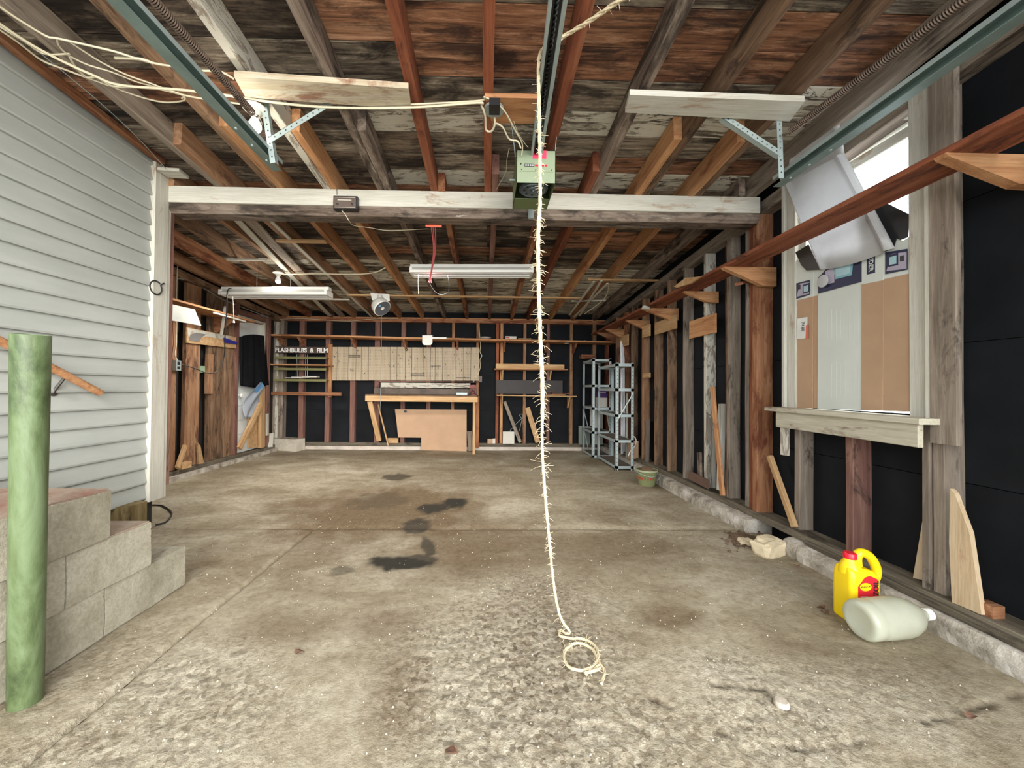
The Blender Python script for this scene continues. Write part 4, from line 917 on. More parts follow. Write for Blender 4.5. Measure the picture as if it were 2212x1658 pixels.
# workbench
YW0, YW1 = 6.0, 6.40
a = U(789, 851, 'y', YW0); b = U(1032, 853.5, 'y', YW0); zt = a.z
wbn = thing('workbench', ((a.x + b.x) / 2, 6.2, 0), 'wooden workbench with tan apron and splayed left leg under the pegboard', 'workbench')
board('worktop', (a.x, (YW0 + YW1) / 2, zt - .012), (b.x, (YW0 + YW1) / 2, b.z - .012), YW1 - YW0, .024, W['brown'], wbn)
board('apron', (a.x, YW0 + .02, zt - .065), (b.x, YW0 + .02, b.z - .065), .04, .085, W['tan'], wbn)
for (p0, p1, yy, ln) in (((799, 866), (819, 948), YW0 + .07, .06),): 
    pt_ = U(799, 866, 'y', YW0 + .07); pbm = U(819, 950, 'y', 6.36); board('leg', pt_, pbm, .075, .05, W['tan'], wbn, up=(0, 1, 0))
x = b.x - .035; board('leg', (x - .02, YW0 + .06, .0), (x - .02, YW0 + .06, zt - .1), .04, .085, W['tan'], wbn, up=(0, 1, 0)); board('leg', (x + .02, 6.38, .05), (x + .02, 6.38, zt - .02), .07, .05, W['rusty'], wbn, up=(0, 1, 0))
c = U(808, 838, 'y', 6.40); d = U(1031, 849, 'y', 6.40); box('dark_backboard', (c.x, 6.38, zt), (d.x, 6.398, c.z), plain('dark_greasy_board', (.10, .07, .05), .6, 0, .4), wbn)
c = U(824, 826, 'y', 6.41); d = U(1016, 838, 'y', 6.41); box('white_backboard', (c.x, 6.385, d.z), (d.x, 6.40, c.z), W['whitewash'], wbn)
c = U(815, 822, 'y', 6.41); d = U(1033, 826, 'y', 6.41); box('ledger_strip', (c.x, 6.395, d.z), (d.x, 6.43, c.z), W['mauve'], wbn)
# vise
vx = U(1022, 850, 'y', 6.10).x; vt = thing('bench_vise', (vx, 6.12, zt), 'small red iron vise on the right end of the workbench', 'vise')
lathe('base', [(.055, 0), (.055, .012), (.03, .022), (.026, .06), (.035, .07)], at((vx, 6.12, zt)), M_red_iron, vt, n=16)
box('fixed_jaw', (vx - .045, 6.10, zt + .065), (vx + .045, 6.17, zt + .135), M_red_iron, vt); box('moving_jaw', (vx - .055, 6.03, zt + .115), (vx + .055, 6.075, zt + .155), M_red_iron, vt)
box('slide', (vx - .018, 6.0, zt + .08), (vx + .018, 6.12, zt + .105), M_red_iron, vt); tube('screw_handle', [(vx - .07, 5.985, zt + .0), (vx + .01, 5.985, zt + .11)], .006, M_dark, vt, k=0); box('anvil', (vx - .03, 6.12, zt + .135), (vx + .03, 6.17, zt + .16), M_red_iron, vt)
c = U(998, 848, 'y', 6.1); tag(box('steel_block', (c.x - .085, 6.06, zt + .001), (c.x + .085, 6.14, zt + .035), M_galv), 'grey steel block lying on the workbench beside the vise', 'block')
c3('extension_wire', [U(1035, 693, 'y', 6.38), U(1036, 722, 'y', 6.12), U(1038, 745, 'y', 6.38), U(1037, 760, 'y', 6.38), U(1041, 768, 'y', 6.38), U(1037, 776, 'y', 6.38), U(1037, 795, 'y', 6.38), U(1030, 812, 'y', 6.38), U(1022, 826, 'y', 6.3)], .005, M_cable, 'white wire dropping down the right edge of the pegboard')
tag(box('switch_plate', tuple(U(1034, 825, 'y', 6.53)), (U(1041, 825, 'y', 6.53).x, 6.538, U(1041, 812, 'y', 6.53).z), plain('brown_switch_plate', (.09, .05, .04), .5)), 'small brown switch plate right of the workbench', 'switch')
# cardboard under bench
cd = [(853, 881), (1008, 882), (1008, 972), (910, 970), (910, 942.5), (860, 942), (857, 912)]
P = [U(x, y, 'y', 6.30 + (y - 970) * -.0004) for x, y in cd]
zmin = min(p.z for p in P); 
for p in P: p.z -= zmin
cb = prism('cardboard_sheet', [Vector(p) for p in P], (0, .006, 0), M_cardboard); tag(cb, 'large notched sheet of brown cardboard standing under the workbench', 'cardboard')
lathe('black_grommet', [(.022, 0), (.022, .004), (.009, .005)], at(U(876, 888, 'y', 6.31), rx=R(90)), M_black, cb, n=14)
def lean(name, p0, p1, y0, y1, w_, th, mm, label, cat='board', up=(0, 1, 0), par=None):
    a = U(*p0, 'y', y0); b = U(*p1, 'y', y1); return tag(board(name, a, b, w_, th, W[mm] if isinstance(mm, str) else mm, par, up=up), label, cat)
lean('leaning_stick', (817, 873), (839, 962), 6.35, 6.22, .02, .03, 'tan', 'thin stick leaning beside the left leg of the workbench', 'stick')
c = U(837, 958, 'y', 6.42); d = U(860, 947.5, 'y', 6.42); tag(box('wood_block', (c.x, 6.40, .112), (d.x, 6.46, .112 + d.z - c.z), W['tan']), 'pale wood block on the rear bottom plate beside the cardboard', 'block')
lean('leaning_board', (1014, 931), (1017, 974), 6.36, 6.28, .085, .02, 'grey', 'short grey board leaning right of the brown cardboard')
lean('leaning_board', (1090, 867), (1124, 955), 6.42, 6.38, .055, .025, 'grey', 'long grey board leaning left of a stud under the lower right shelf')
lean('leaning_board', (1139, 880), (1162, 955), 6.42, 6.38, .085, .03, 'tan', 'yellow-tan board leaning right of the rope under the lower right shelf')
c = U(1086, 958, 'y', 6.42); d = U(1111, 932, 'y', 6.42); tag(box('white_tile', (c.x, 6.40, .113), (d.x, 6.42, .113 + d.z - c.z), M_paper), 'square white panel standing on the rear bottom plate', 'panel')
c = U(1053, 958, 'y', 6.42); tag(box('carton_scrap', (c.x, 6.41, .113), (c.x + .085, 6.45, .19), M_cardboard), 'small brown carton scrap on the rear bottom plate beside the double stud', 'carton')
tag(box('paper_scrap', (c.x + .085, 6.42, .113), (c.x + .13, 6.45, .195), M_paper), 'crumpled pale paper scrap beside the small brown carton', 'scrap')
hg = [U(1100, 932, 'y', 6.47), U(1112, 918, 'y', 6.47), U(1124, 906, 'y', 6.47), U(1127, 903, 'y', 6.47), U(1122, 897, 'y', 6.47), U(1126, 894, 'y', 6.47), U(1129, 898, 'y', 6.47), U(1127, 908, 'y', 6.47), U(1122, 930, 'y', 6.47)]
tag(tube('wire_hanger', hg, .004, M_galv), 'bent wire coat hanger behind the leaning grey board on the rear wall', 'hanger')
tag(box('white_scrap', (1.62, 6.40, .113), (1.74, 6.45, .15), M_stone), 'small pale lump on the rear bottom plate left of the steel shelving', 'scrap')
c = U(842, 876, 'y', 6.52)
# right shelves
a = U(1068, 797, 'y', 6.25); b = U(1227, 798, 'y', 6.25)
s1 = thing('small_shelf', (a + b) / 2, 'upper small wooden shelf right of the workbench', 'shelf'); board('shelf_board', a + Vector((0, .1, 0)), b + Vector((0, .1, 0)), .2, .018, W['orange'], s1)
for px in (1085, 1190): tri('bracket', U(px, 800, 'y', 6.26).x, 6.28, 6.447, a.z - .01, .16, W['tan'], s1, .02)
c = U(1071, 785, 'y', 6.3); d = U(1219, 795, 'y', 6.3); tag(board('edge_board', (c.x, 6.31, a.z + .052), (d.x, 6.31, a.z + .052), .025, .078, W['tan']), 'pale board standing on edge on the upper small shelf', 'board')
a = U(1073, 853.5, 'y', 6.2); b = U(1246, 856, 'y', 6.2)
s2 = thing('small_shelf', (a + b) / 2, 'lower small wooden shelf right of the workbench', 'shelf'); board('shelf_board', a + Vector((0, .12, 0)), b + Vector((0, .12, 0)), .24, .02, W['tan'], s2)
for px in (1084, 1180, 1231): tri('bracket', U(px, 860, 'y', 6.22).x, 6.25, 6.447, a.z - .012, .19, W['tan'], s2, .02)
for i, (p0, p1, q) in enumerate(((1178, 1222, 0), (1195, 1232, 1), (1184, 1200, 2))):
    c = U(p0, 851, 'y', 6.25); d = U(p1, 850, 'y', 6.25); tag(board('red_slat', (c.x, 6.3 + .04 * i, a.z + .018 + .022 * i), (d.x, 6.27 + .04 * i, a.z + .018 + .022 * i), .05, .014, W['rusty']),
        ['lowest reddish slat lying on the lower small shelf', 'middle reddish slat lying on the lower small shelf', 'topmost short reddish slat on the lower small shelf'][i], 'slat', 'red slats on the lower shelf')
c = U(1072, 850, 'y', 6.44); d = U(1215, 822, 'y', 6.44); tag(box('dark_panel', (c.x, 6.425, c.z), (d.x, 6.445, d.z), plain('charcoal_brown_panel', (.028, .021, .020), .6, 0, .2)), 'dark brown panel behind the lower small shelf', 'panel')
c = U(1253, 775, 'y', 6.4); d = U(1279, 767, 'y', 6.4); tag(box('wood_block', (c.x, 6.30, c.z), (d.x, 6.45, d.z), W['rusty']), 'short reddish block nailed to the rear wall above the steel shelving', 'block')

# cinder block in the rear left corner
cbk = thing('cinder_block', U(616, 972, 'z', 0), 'pale concrete block lying in the rear left corner', 'concrete block')
M_ = at(U(614, 974, 'z', 0) + Vector((0, .12, 0)), rz=R(-17))
V, Fc = boxVF(-.24, -.10, 0, .24, .10, .19); mk('block', V, Fc, concrete_mat('pale_block', (.58, .53, .44), (.68, .63, .54), (.45, .40, .32), 4), cbk, M=M_)
for x in (-.12, .0, .12): mk('core_hole', *boxVF(x - .045, -.06, .1895, x + .045, .06, .1905), M_mortar, cbk, M=M_)
tag(board('white_offcut', U(580, 980, 'y', 6.1) + Vector((0, 0, .1)), U(583, 936, 'y', 6.2), .12, .02, W['white'], up=(0, 1, 0)), 'white painted offcut standing behind the pale concrete block', 'offcut')

# ------------------------------------------------------------------ steel shelving
def shelving(x0, x1, y0, y1, H, levels, label, brace):
    t = thing('steel_shelving', ((x0 + x1) / 2, (y0 + y1) / 2, 0), label, 'shelving')
    def post(x, y, sx, sy):
        m1 = boxVF(min(x, x + sx * .035), min(y, y + sy * .002), 0, max(x, x + sx * .035), max(y, y + sy * .002), H); m2 = boxVF(min(x, x + sx * .002), min(y, y + sy * .035), 0, max(x, x + sx * .002), max(y, y + sy * .035), H)
        p = multi('post', [m1, m2], M_shelfsteel, t)
        hs = [boxVF(x + sx * .015, y - sy * .0006, z, x + sx * .021, y - sy * .0001, z + .010) for z in [.05 + .05 * i for i in range(int(H / .05) - 1)]]
        h = multi('slots', hs, M_dark, p); h['kind'] = 'stuff'
    for (x, sx) in ((x0, 1), (x1, -1)):
        for (y, sy) in ((y0, 1), (y1, -1)): post(x, y, sx, sy)
    for z in levels:
        s = box('shelf_pan', (x0 + .003, y0 + .003, z + .004), (x1 - .003, y1 - .003, z + .007), M_shelfpan, t)
        for nm, lo, hi in (('front_rim', (x0, y0, z - .022), (x1, y0 + .003, z + .012)), ('back_rim', (x0, y1 - .003, z - .022), (x1, y1, z + .012)), ('side_rim', (x0, y0, z - .022), (x0 + .003, y1, z + .012)), ('side_rim', (x1 - .003, y0, z - .022), (x1, y1, z + .012))):
            box(nm, lo, hi, M_shelfsteel, s)
    for a, b in brace: tube('brace', [a, b], .008, M_shelfsteel, t, k=0, n=4)
    for x in (x0, x1): lathe('foot', [(.02, -.0), (.016, .02)], at((x, y0, 0)), M_dark, t, n=8)
shelving(1.655, 1.885, 4.86, 5.66, 1.37, (.045, .375, .70, 1.03, 1.345), 'nearer blue-grey steel shelving unit by the right wall', [((1.665, 4.855, .62), (1.875, 4.855, .98))])
shelving(1.60, 1.885, 5.74, 6.33, 1.49, (.03, .385, .745, 1.085, 1.47), 'farther pale steel shelving unit in the rear right corner', [((1.62, 6.33, .4), (1.7, 6.33, .05)), ((1.61, 6.32, .72), (1.7, 6.33, .38))])
c = U(1313, 882, 'y', 6.0); d = U(1336, 840, 'y', 6.0)
pu = thing('detergent_carton', (1.79, 6.0, .753), 'purple and white carton standing on the farther steel shelving', 'carton')
box('carton', (1.75, 5.9, .753), (1.876, 6.1, 1.05), M_paper, pu); box('purple_band', (1.748, 5.898, .90), (1.876, 5.9005, 1.05), M_purple, pu); box('purple_band', (1.7485, 5.898, .90), (1.7505, 6.1, 1.05), M_purple, pu)
for i, z in enumerate((.975, 1.015)): box('print_line', (1.765, 5.8965, z), (1.85, 5.8985, z + .012), M_paper, pu)
for i in range(4):
    tag(tube('white_pipe', [(1.93 + .022 * i, 5.42 + .02 * i, .12), (1.945 + .018 * i, 5.50 + .015 * i, 1.72 - .03 * i)], .011, M_bulb, k=0, n=8), ['leftmost', 'second', 'third', 'rightmost'][i] + ' of the four thin white pipes standing behind the steel shelving', 'pipe', 'white pipes behind the shelving')
for i, (a, b, lb) in enumerate((((1.92, 5.75, .12), (1.94, 6.2, .8), 'slanting white stick behind the farther steel shelving'), ((1.90, 5.15, .11), (1.96, 5.3, .98), 'white stick behind the nearer steel shelving'))):
    tag(board('white_stick', a, b, .02, .02, W['white']), lb, 'stick')
tag(box('grey_box', (1.55, 6.36, .112), (1.76, 6.41, .42), plain('grey_green_panel', (.16, .18, .15), .6)), 'grey-green panel standing behind the farther steel shelving', 'panel')
tag(box('card_sheet', (1.74, 6.36, .113), (1.95, 6.40, .72), M_paper), 'pale panel behind the steel shelving in the rear right corner', 'panel')
tag(tube('white_hook', [U(1357, 985, 'y', 4.9), U(1361, 975, 'y', 4.9), U(1368, 968, 'y', 4.9), U(1374, 955, 'y', 4.95), U(1372, 945, 'y', 4.95), U(1364, 940, 'y', 5.0)], .006, M_white), 'bent white wire hook behind the nearer steel shelving', 'hook')
tag(board('carton_scrap', (1.93, 5.0, .12), (1.93, 5.0, .36), .02, .14, M_cardboard, up=(1, 0, 0)), 'brown carton piece standing on the sill behind the nearer shelving', 'carton')

# ------------------------------------------------------------------ bucket
bc = U(1410, 1047, 'z', 0); bc.x = 1.745
bk = thing('bucket', bc, 'small olive-green bucket with red lettering by the kerb', 'bucket')
M_bk = plain('olive_translucent_plastic', (.20, .22, .10), .35, 0, .1)
lathe('pail', [(.001, .002), (.082, .0), (.105, .155), (.112, .158), (.112, .168), (.104, .168), (.100, .155), (.078, .01), (.001, .01)], at(bc), M_bk, bk, n=36, cap=False)
lathe('rim', [(.104, .152), (.1135, .152), (.1135, .170), (.104, .170), (.104, .152)], at(bc), plain('pale_olive_rim', (.36, .38, .24), .35), bk, n=36, cap=False)
lathe('debris_heap', [(.101, .135), (.08, .165), (.045, .195), (.001, .205)], at(bc), M_soil, bk, n=20, cap=False)
a0 = math.atan2(bc.x, bc.y)
for i, chh in enumerate('meijer'):
    aa = (i - 2.5) * .30; dirx = Vector((-math.sin(a0), -math.cos(a0), 0)); side = Vector((math.cos(a0), -math.sin(a0), 0))
    nrm = dirx * math.cos(aa) + side * math.sin(aa); tx = side * math.cos(aa) - dirx * math.sin(aa); up = Vector((0, 0, 1))
    Mt = Matrix((tx, up, nrm)).transposed().to_4x4(); Mt.translation = bc + nrm * .1045 + Vector((0, 0, .088)); text('lettering', chh, Mt @ Matrix.Rotation(R(8), 4, 'X'), .052, M_redprint, bk, ext=.001, bold=.001)
tube('bail_handle', [bc + Vector((-.112, 0, .15)), bc + Vector((-.09, -.07, .13)), bc + Vector((0, -.118, .11)), bc + Vector((.07, -.09, .13)), bc + Vector((.112, 0, .15))], .0025, M_galv, bk)

# ------------------------------------------------------------------ right wall shelf with brackets
ws = thing('wall_shelf', (1.8, 3.2, 1.9), 'long red-brown shelf board on triangular brackets along the right wall', 'shelf')
SZ = 1.905
board('shelf_board', (1.785, .25, SZ + .012), (1.79, 6.2, SZ + .012), .19, .024, W['red'], ws, warp=.008)
def brk(y, xt, h, m, xb=2.0, th=.04):
    return prism('bracket', [(xt, y, SZ), (xb, y, SZ), (xb, y, SZ - h), (xb - .1, y, SZ - h + .005), (xt + .01, y, SZ - .012)], (0, th, 0), m, ws)
for y, xt, h, mm in ((1.37, 1.685, .115, 'orange'), (2.69, 1.685, .135, 'orange'), (3.37, 1.755, .10, 'orange'), (4.08, 1.67, .13, 'orange'), (4.80, 1.76, .11, 'orange'), (5.54, 1.73, .13, 'orange'), (5.88, 1.70, .14, 'rusty')):
    brk(y, xt, h, W[mm], 2.065)
tag(board('brace_stick', (1.83, 2.75, 1.80), (1.99, 2.9, 1.86), .05, .02, W['rusty']), 'short reddish stick under the shelf beside the double post', 'stick')
tag(prism('torn_wood', [U(x, y, 'x', 1.66) for x, y in ((1455, 619), (1480, 600), (1512, 597), (1490, 612), (1462, 621))], (.02, 0, .0), W['tan']), 'splintered pale wood piece lying on the edge of the right wall shelf', 'wood piece')
tag(board('white_tab', (1.65, 4.0, SZ - .01), (1.71, 4.02, SZ - .02), .04, .03, W['white']), 'small white chip under the right wall shelf', 'chip')
def cleat(p0, p1, mm, label, x=1.985, th=.02):
    a = U(*p0, 'x', x); b = U(*p1, 'x', x)
    return tag(board('cleat', (x, max(a.y, b.y), (a.z + b.z) / 2), (x, min(a.y, b.y), (a.z + b.z) / 2), th, abs(a.z - b.z), W[mm]), label, 'cleat')
cleat((1491, 694), (1546, 718), 'orange', 'orange cleat nailed across the white stud'); cleat((1416, 697), (1461, 709), 'tan', 'pale tan cleat nailed between two dark studs of the right wall')
cleat((1389, 705), (1404, 725), 'tan', 'small square tan cleat high on a far right stud'); cleat((1390, 806), (1404, 815), 'tan', 'tiny tan cleat halfway up a far right stud'); cleat((1340, 728), (1357, 745), 'tan', 'small tan cleat just below the far end of the right wall shelf')
def rlean(name, p0, p1, x0, x1, w_, th, mm, label, cat='board'):
    a = U(*p0, 'x', x0); b = U(*p1, 'x', x1); return tag(board(name, a, b, w_, th, W[mm] if isinstance(mm, str) else mm, up=(1, 0, 0)), label, cat)
rlean('leaning_board', (1539, 836), (1561, 1070), 1.985, 1.94, .05, .02, 'orange', 'bright orange board leaning against the white stud')
rlean('white_pipe', (1560, 872), (1556, 1058), 2.05, 2.0, .05, .04, 'white', 'short white post standing behind the bright orange board', 'post')
rlean('leaning_board', (1511, 977), (1512, 1040), 2.0, 1.97, .06, .02, 'greystain', 'short stained board standing left of the white stud')
pp = [U(x, y, 'x', 1.945) for x, y in ((1489, 1016), (1530, 1037), (1529, 1056), (1486, 1033))]; tag(prism('brown_panel', pp, (.012, 0, 0), plain('brown_hardboard', (.13, .075, .055), .6)), 'low brown hardboard piece leaning at the kerb below the white stud', 'panel')
rlean('leaning_stick', (1663, 985), (1717, 1138), 1.99, 1.97, .035, .03, 'tan', 'slanting tan stick between the double red post and the window studs', 'stick')
rlean('leaning_board', (1400, 905), (1397, 1000), 2.03, 1.99, .10, .02, 'grey', 'weathered grey board leaning between far right studs')
pp = [U(x, y, 'x', 1.965) for x, y in ((2052, 1035), (2062, 1045), (2094, 1130), (2120, 1306), (2056, 1280), (2050, 1150))]
zoff = .142 - min(p.z for p in pp)
tag(prism('wood_wedge', [p + Vector((0, 0, zoff)) for p in pp], (.02, 0, 0), W['pine'], axis=(0, 0, 1)), 'long pale wooden wedge standing against the wall right of the window', 'wedge')
pp = [U(x, y, 'x', 2.03) for x, y in ((1998, 1100), (2003, 1100), (2006, 1262), (1972, 1256))]; zoff = .142 - min(q.z for q in pp); tag(prism('leaning_stick', [q + Vector((0, 0, zoff)) for q in pp], (.02, 0, 0), W['pine'], axis=(0, 0, 1)), 'yellow stick leaning left of the grey stud under the window corner', 'stick')
c = U(2128, 1300, 'x', 1.99); tag(box('wood_block', (1.98, c.y - .03, .142), (2.03, c.y + .02, .19), W['rusty']), 'small reddish wood chunk right of the long pale wedge', 'block')
tag(box('orange_hook', (1.99, .98, U(2208, 775, 'x', 2.0).z - .012), (2.06, 1.435, U(2208, 775, 'x', 2.0).z + .012), W['orange']) , 'small orange wood piece sticking out at the right picture edge', 'block') if False else None
# broken stone & soil
def rock(name, c, sx, sy, sz, m, seed, par=None, rz=0):
    bm2 = bmesh.new(); bmesh.ops.create_icosphere(bm2, subdivisions=3, radius=1)
    M_ = at(c, rz=rz)
    for v in bm2.verts:
        p = v.co; q = Vector([math.copysign(abs(a) ** .55, a) for a in p]); n = noise.noise(p * 1.6 + Vector((seed, 0, 0))) * .25 + noise.noise(p * 5 + Vector((0, seed, 0))) * .1
        v.co = Vector((q.x * sx, q.y * sy, max(0, q.z + .75) * sz)) * (1 + n)
        if v.co.z < 0: v.co.z = 0
    V = [v.co.copy() for v in bm2.verts]; Fc = [tuple(v.index for v in f.verts) for f in bm2.faces]; bm2.free()
    return mk(name, V, Fc, m, par, M=M_)
rc_ = U(1668, 1205, 'z', 0); tag(rock('broken_stone', rc_ + Vector((.03, .07, -.005)), .10, .065, .055, M_stone, 3.3, rz=R(20)), 'pale broken lump of concrete lying at the gap in the kerb', 'stone')
rc_ = U(1622, 1180, 'z', 0); tag(rock('broken_stone', rc_ + Vector((0, .05, -.005)), .045, .04, .022, M_stone, 5.1), 'small stained stone left of the pale broken lump', 'stone')
lumps = []
for i in range(130):
    c = U(random.gauss(1605, 26), random.gauss(1172, 9), 'z', 0) + Vector((.05, .03, .003)); r_ = random.uniform(.005, .016); V = [c + Vector((math.cos(a) * r_ * random.uniform(.7, 1.3), math.sin(a) * r_, random.uniform(-.004, .004))) for a in (0, 1.3, 2.5, 3.8, 5.1)] + [c + Vector((0, 0, r_ * random.uniform(.6, 1.6)))]
    lumps.append((V, [(k, (k + 1) % 5, 5) for k in range(5)]))
s2_ = multi('debris_lumps', lumps, M_soil); tag(s2_, 'dark crumbs of soil and bark around the gap in the kerb', 'soil', kind='stuff')
s = rock('soil_heap', U(1600, 1172, 'z', 0) + Vector((.09, .05, -.006)), .11, .06, .018, M_soil, 8.8, rz=R(-25)); tag(s, 'dark soil and debris spilling from the gap in the kerb', 'soil', kind='stuff')
for i, (px, py, lb) in enumerate(((1775, 1312, 'dead leaf left of the yellow oil jug'), (1783, 1322, 'pale curled leaf touching the yellow oil jug'), (1722, 1222, 'dark leaf litter beside the pale broken lump'), (646, 1409, 'tiny reddish leaf alone on the left floor'), (2100, 1548, 'dark dry leaf on the floor at the lower right'), (975, 1624, 'small brown bottle cap like leaf at the bottom centre'))):
    c = U(px, py, 'z', .006); V = [c + Vector((math.cos(a) * .018 * (1 + .3 * math.sin(3 * a)), math.sin(a) * .011, .004 + .006 * math.sin(2 * a + i))) for a in [k * math.pi / 5 for k in range(10)]]
    tag(prism('dead_leaf', V, (0, 0, .0012), M_leaf), lb, 'leaf')
st = U(1688, 1522, 'z', 0); tag(lathe('round_plug', [(.022, 0), (.022, .01), (.018, .016), (.001, .017)], at(st), concrete_mat('pale_plug', (.5, .44, .36), (.56, .5, .42), (.4, .35, .28), 9), n=16), 'round pale plug set in the broken floor at lower right', 'plug')

# ------------------------------------------------------------------ yellow oil jug
JX0, JX1, JY0, JY1 = 1.615, 1.752, 1.668, 1.77
jg = thing('oil_jug', ((JX0 + JX1) / 2, (JY0 + JY1) / 2, 0), 'yellow plastic motor oil jug with red cap and red label', 'jug')
cx, cy = (JX0 + JX1) / 2, (JY0 + JY1) / 2; hx, hy = (JX1 - JX0) / 2, (JY1 - JY0) / 2
def rrect(hx, hy, r, n=5):
    out = []
    for (sx, sy, a0_) in ((1, 1, 0), (-1, 1, 90), (-1, -1, 180), (1, -1, 270)):
        for i in range(n + 1):
            a = R(a0_ + 90 * i / n); out.append((sx * (hx - r) + r * math.cos(a), sy * (hy - r) + r * math.sin(a)))
    return out
lv = [(0, .93, .90, 0), (.004, .98, .97, 0), (.012, 1, 1, 0), (.17, 1, 1, 0), (.195, .99, .98, 0), (.212, .93, .93, -.002), (.224, .82, .84, -.008), (.232, .62, .7, -.02), (.236, .40, .55, -.03)]
V = []; Fc = []; ring = None
for (z, ax, ay, ox) in lv:
    pts = rrect(hx * ax, hy * ay, .02 * min(ax, ay)); V += [(cx + x + ox, cy + y, z) for x, y in pts]; ring = len(pts)
for i in range(len(lv) - 1):
    for j in range(ring): k = (j + 1) % ring; Fc.append((i * ring + j, i * ring + k, (i + 1) * ring + k, (i + 1) * ring + j))
Fc.append(tuple(range(ring - 1, -1, -1))); Fc.append(tuple((len(lv) - 1) * ring + j for j in range(ring)))
mk('body', V, Fc, M_yellow, jg, smooth=True)
lathe('neck', [(.044, .205), (.043, .225), (.034, .248), (.024, .262), (.022, .272)], at((JX0 + .042, cy, 0)), M_yellow, jg, n=28)
lathe('red_cap', [(.023, .268), (.025, .270), (.025, .290), (.022, .294), (.001, .294)], at((JX0 + .042, cy, 0)), M_redp, jg, n=28)
tube('handle', [(JX0 + .075, cy, .235), (JX0 + .072, cy, .268), (JX0 + .085, cy, .291), (JX0 + .112, cy, .289), (JX1 + .002, cy, .268), (JX1 + .024, cy, .225), (JX1 + .022, cy, .185), (JX1 - .008, cy, .150)], [.019] * 42 + [.018], M_yellow, jg, k=6, n=14)
P = [(JX0 + .028, .165), (JX0 + .06, .205), (JX0 + .082, .212), (JX1 - .022, .198), (JX1 - .012, .05), (JX0 + .028, .05)]
prism('label', [(x, JY0 - .0008, z) for x, z in P], (0, .001, 0), M_redlabel, jg)
Mt = lambda x, z: Matrix.Translation((x, JY0 - .0022, z)) @ FRONT
lathe('oval_badge', [(.026, 0), (.026, .0006)], Mt(JX0 + .060, .165) @ Matrix.Scale(.68, 4, (0, 1, 0)) , M_yellow, jg, n=24)
Mo = Matrix.Translation((JX0 + .060, JY0 - .003, .166)) @ FRONT
text('badge_text', 'PENNZOIL', Mo @ Matrix.Rotation(R(8), 4, 'Z'), .0105, M_black, jg, sx=.9); text('badge_text', 'HIGH MILEAGE', Mo @ Matrix.Translation((-.004, -.045, 0)), .0082, M_white, jg, sx=.7); text('badge_text', '10W-30', Mo @ Matrix.Translation((-.006, -.058, 0)), .011, M_white, jg, sx=.9)
text('side_text', 'PENNZOIL', Matrix.Translation((JX1 - .028, JY0 - .0016, .12)) @ FRONT @ Matrix.Rotation(R(90), 4, 'Z'), .030, M_black, jg, bold=.0008)
# ------------------------------------------------------------------ milky bottle
ba = Vector((1.545, 1.568, .080)); bb = Vector((1.87, 1.585, .095))
dv = (bb - ba).normalized(); Mb = dv.to_track_quat('Z', 'Y').to_matrix().to_4x4(); Mb.translation = ba; Mb = Mb @ Matrix.Diagonal((.98, .98, .93, 1))
mb = thing('plastic_bottle', (1.68, 1.58, 0), 'milky translucent round bottle lying on its side by the oil jug', 'bottle')
lathe('bottle_wall', [(.001, .006), (.045, .005), (.052, .001), (.066, .001), (.074, .007), (.0785, .018), (.079, .05), (.076, .06), (.079, .07), (.080, .18), (.076, .21), (.062, .25), (.040, .285), (.024, .302), (.020, .322)], Mb, M_bottle, mb, n=40)
lathe('cap', [(.022, .318), (.024, .320), (.024, .345), (.021, .348), (.001, .348)], Mb, M_white, mb, n=24)
lathe('cap_mark', [(.001, .3485), (.012, .3486)], Mb, M_navy, mb, n=12)
tube('bottle_handle', [Mb @ Vector((.0, -.03, .29)), Mb @ Vector((.0, -.062, .27)), Mb @ Vector((.0, -.072, .22)), Mb @ Vector((0, -.07, .18))], .010, M_bottle, mb)

# ------------------------------------------------------------------ cardboard in the window
CX = 1.998
cw = thing('window_cardboard', U(1840, 885, 'x', CX), 'flattened printed cardboard box covering the lower half of the window', 'cardboard')
def cpan(name, pts, dx, m, th=.004, par=None):
    return prism(name, [U(x, y, 'x', CX + dx) for x, y in pts], (th, 0, 0), m, par or cw)
# (bottom right, bottom left, top left, top right) in the order of the folds
cpan('brown_fold', [(1714, 882), (1755, 881), (1756, 640), (1716, 650)], .0, M_cardboard)
cpan('white_fold', [(1716, 650), (1756, 640), (1757, 566), (1722, 560)], .0, M_cardwhite)
cpan('brown_fold', [(1755, 881), (1767, 881), (1768, 637), (1756, 640)], .006, M_cardboard)
cpan('white_fold', [(1756, 640), (1768, 637), (1770, 560), (1757, 566)], .006, M_cardwhite)
cpan('instruction_panel', [(1766, 882), (1860, 886), (1861, 600), (1767, 635)], .0, M_cardwhite)
cpan('picture_panel', [(1767, 635), (1861, 600), (1861, 545), (1768, 560)], .0, M_cardwhite)
cpan('brown_fold', [(1860, 886), (1906, 887), (1908, 605), (1861, 614)], -.004, M_cardboard)
cpan('white_fold', [(1861, 614), (1908, 605), (1908, 540), (1861, 550)], -.004, M_cardwhite)
cpan('brown_fold', [(1906, 887), (1967, 889), (1966, 590), (1908, 603)], .0, M_cardboard)
cpan('white_fold', [(1908, 603), (1966, 590), (1966, 510), (1950, 520), (1938, 514), (1932, 528), (1908, 545)], .0, M_cardwhite)
def pr(name, pts, m, d=0): return cpan(name, pts, -.0052 - d, m, .001)
pr('navy_picture', [(1767, 634), (1861, 608), (1861, 555), (1790, 575), (1767, 600)], M_navy); pr('lilac_picture', [(1783, 615), (1802, 610), (1802, 576), (1783, 585)], M_lilac, .002); pr('screen_picture', [(1804, 603), (1840, 594), (1843, 562), (1800, 572)], M_screen, .002)
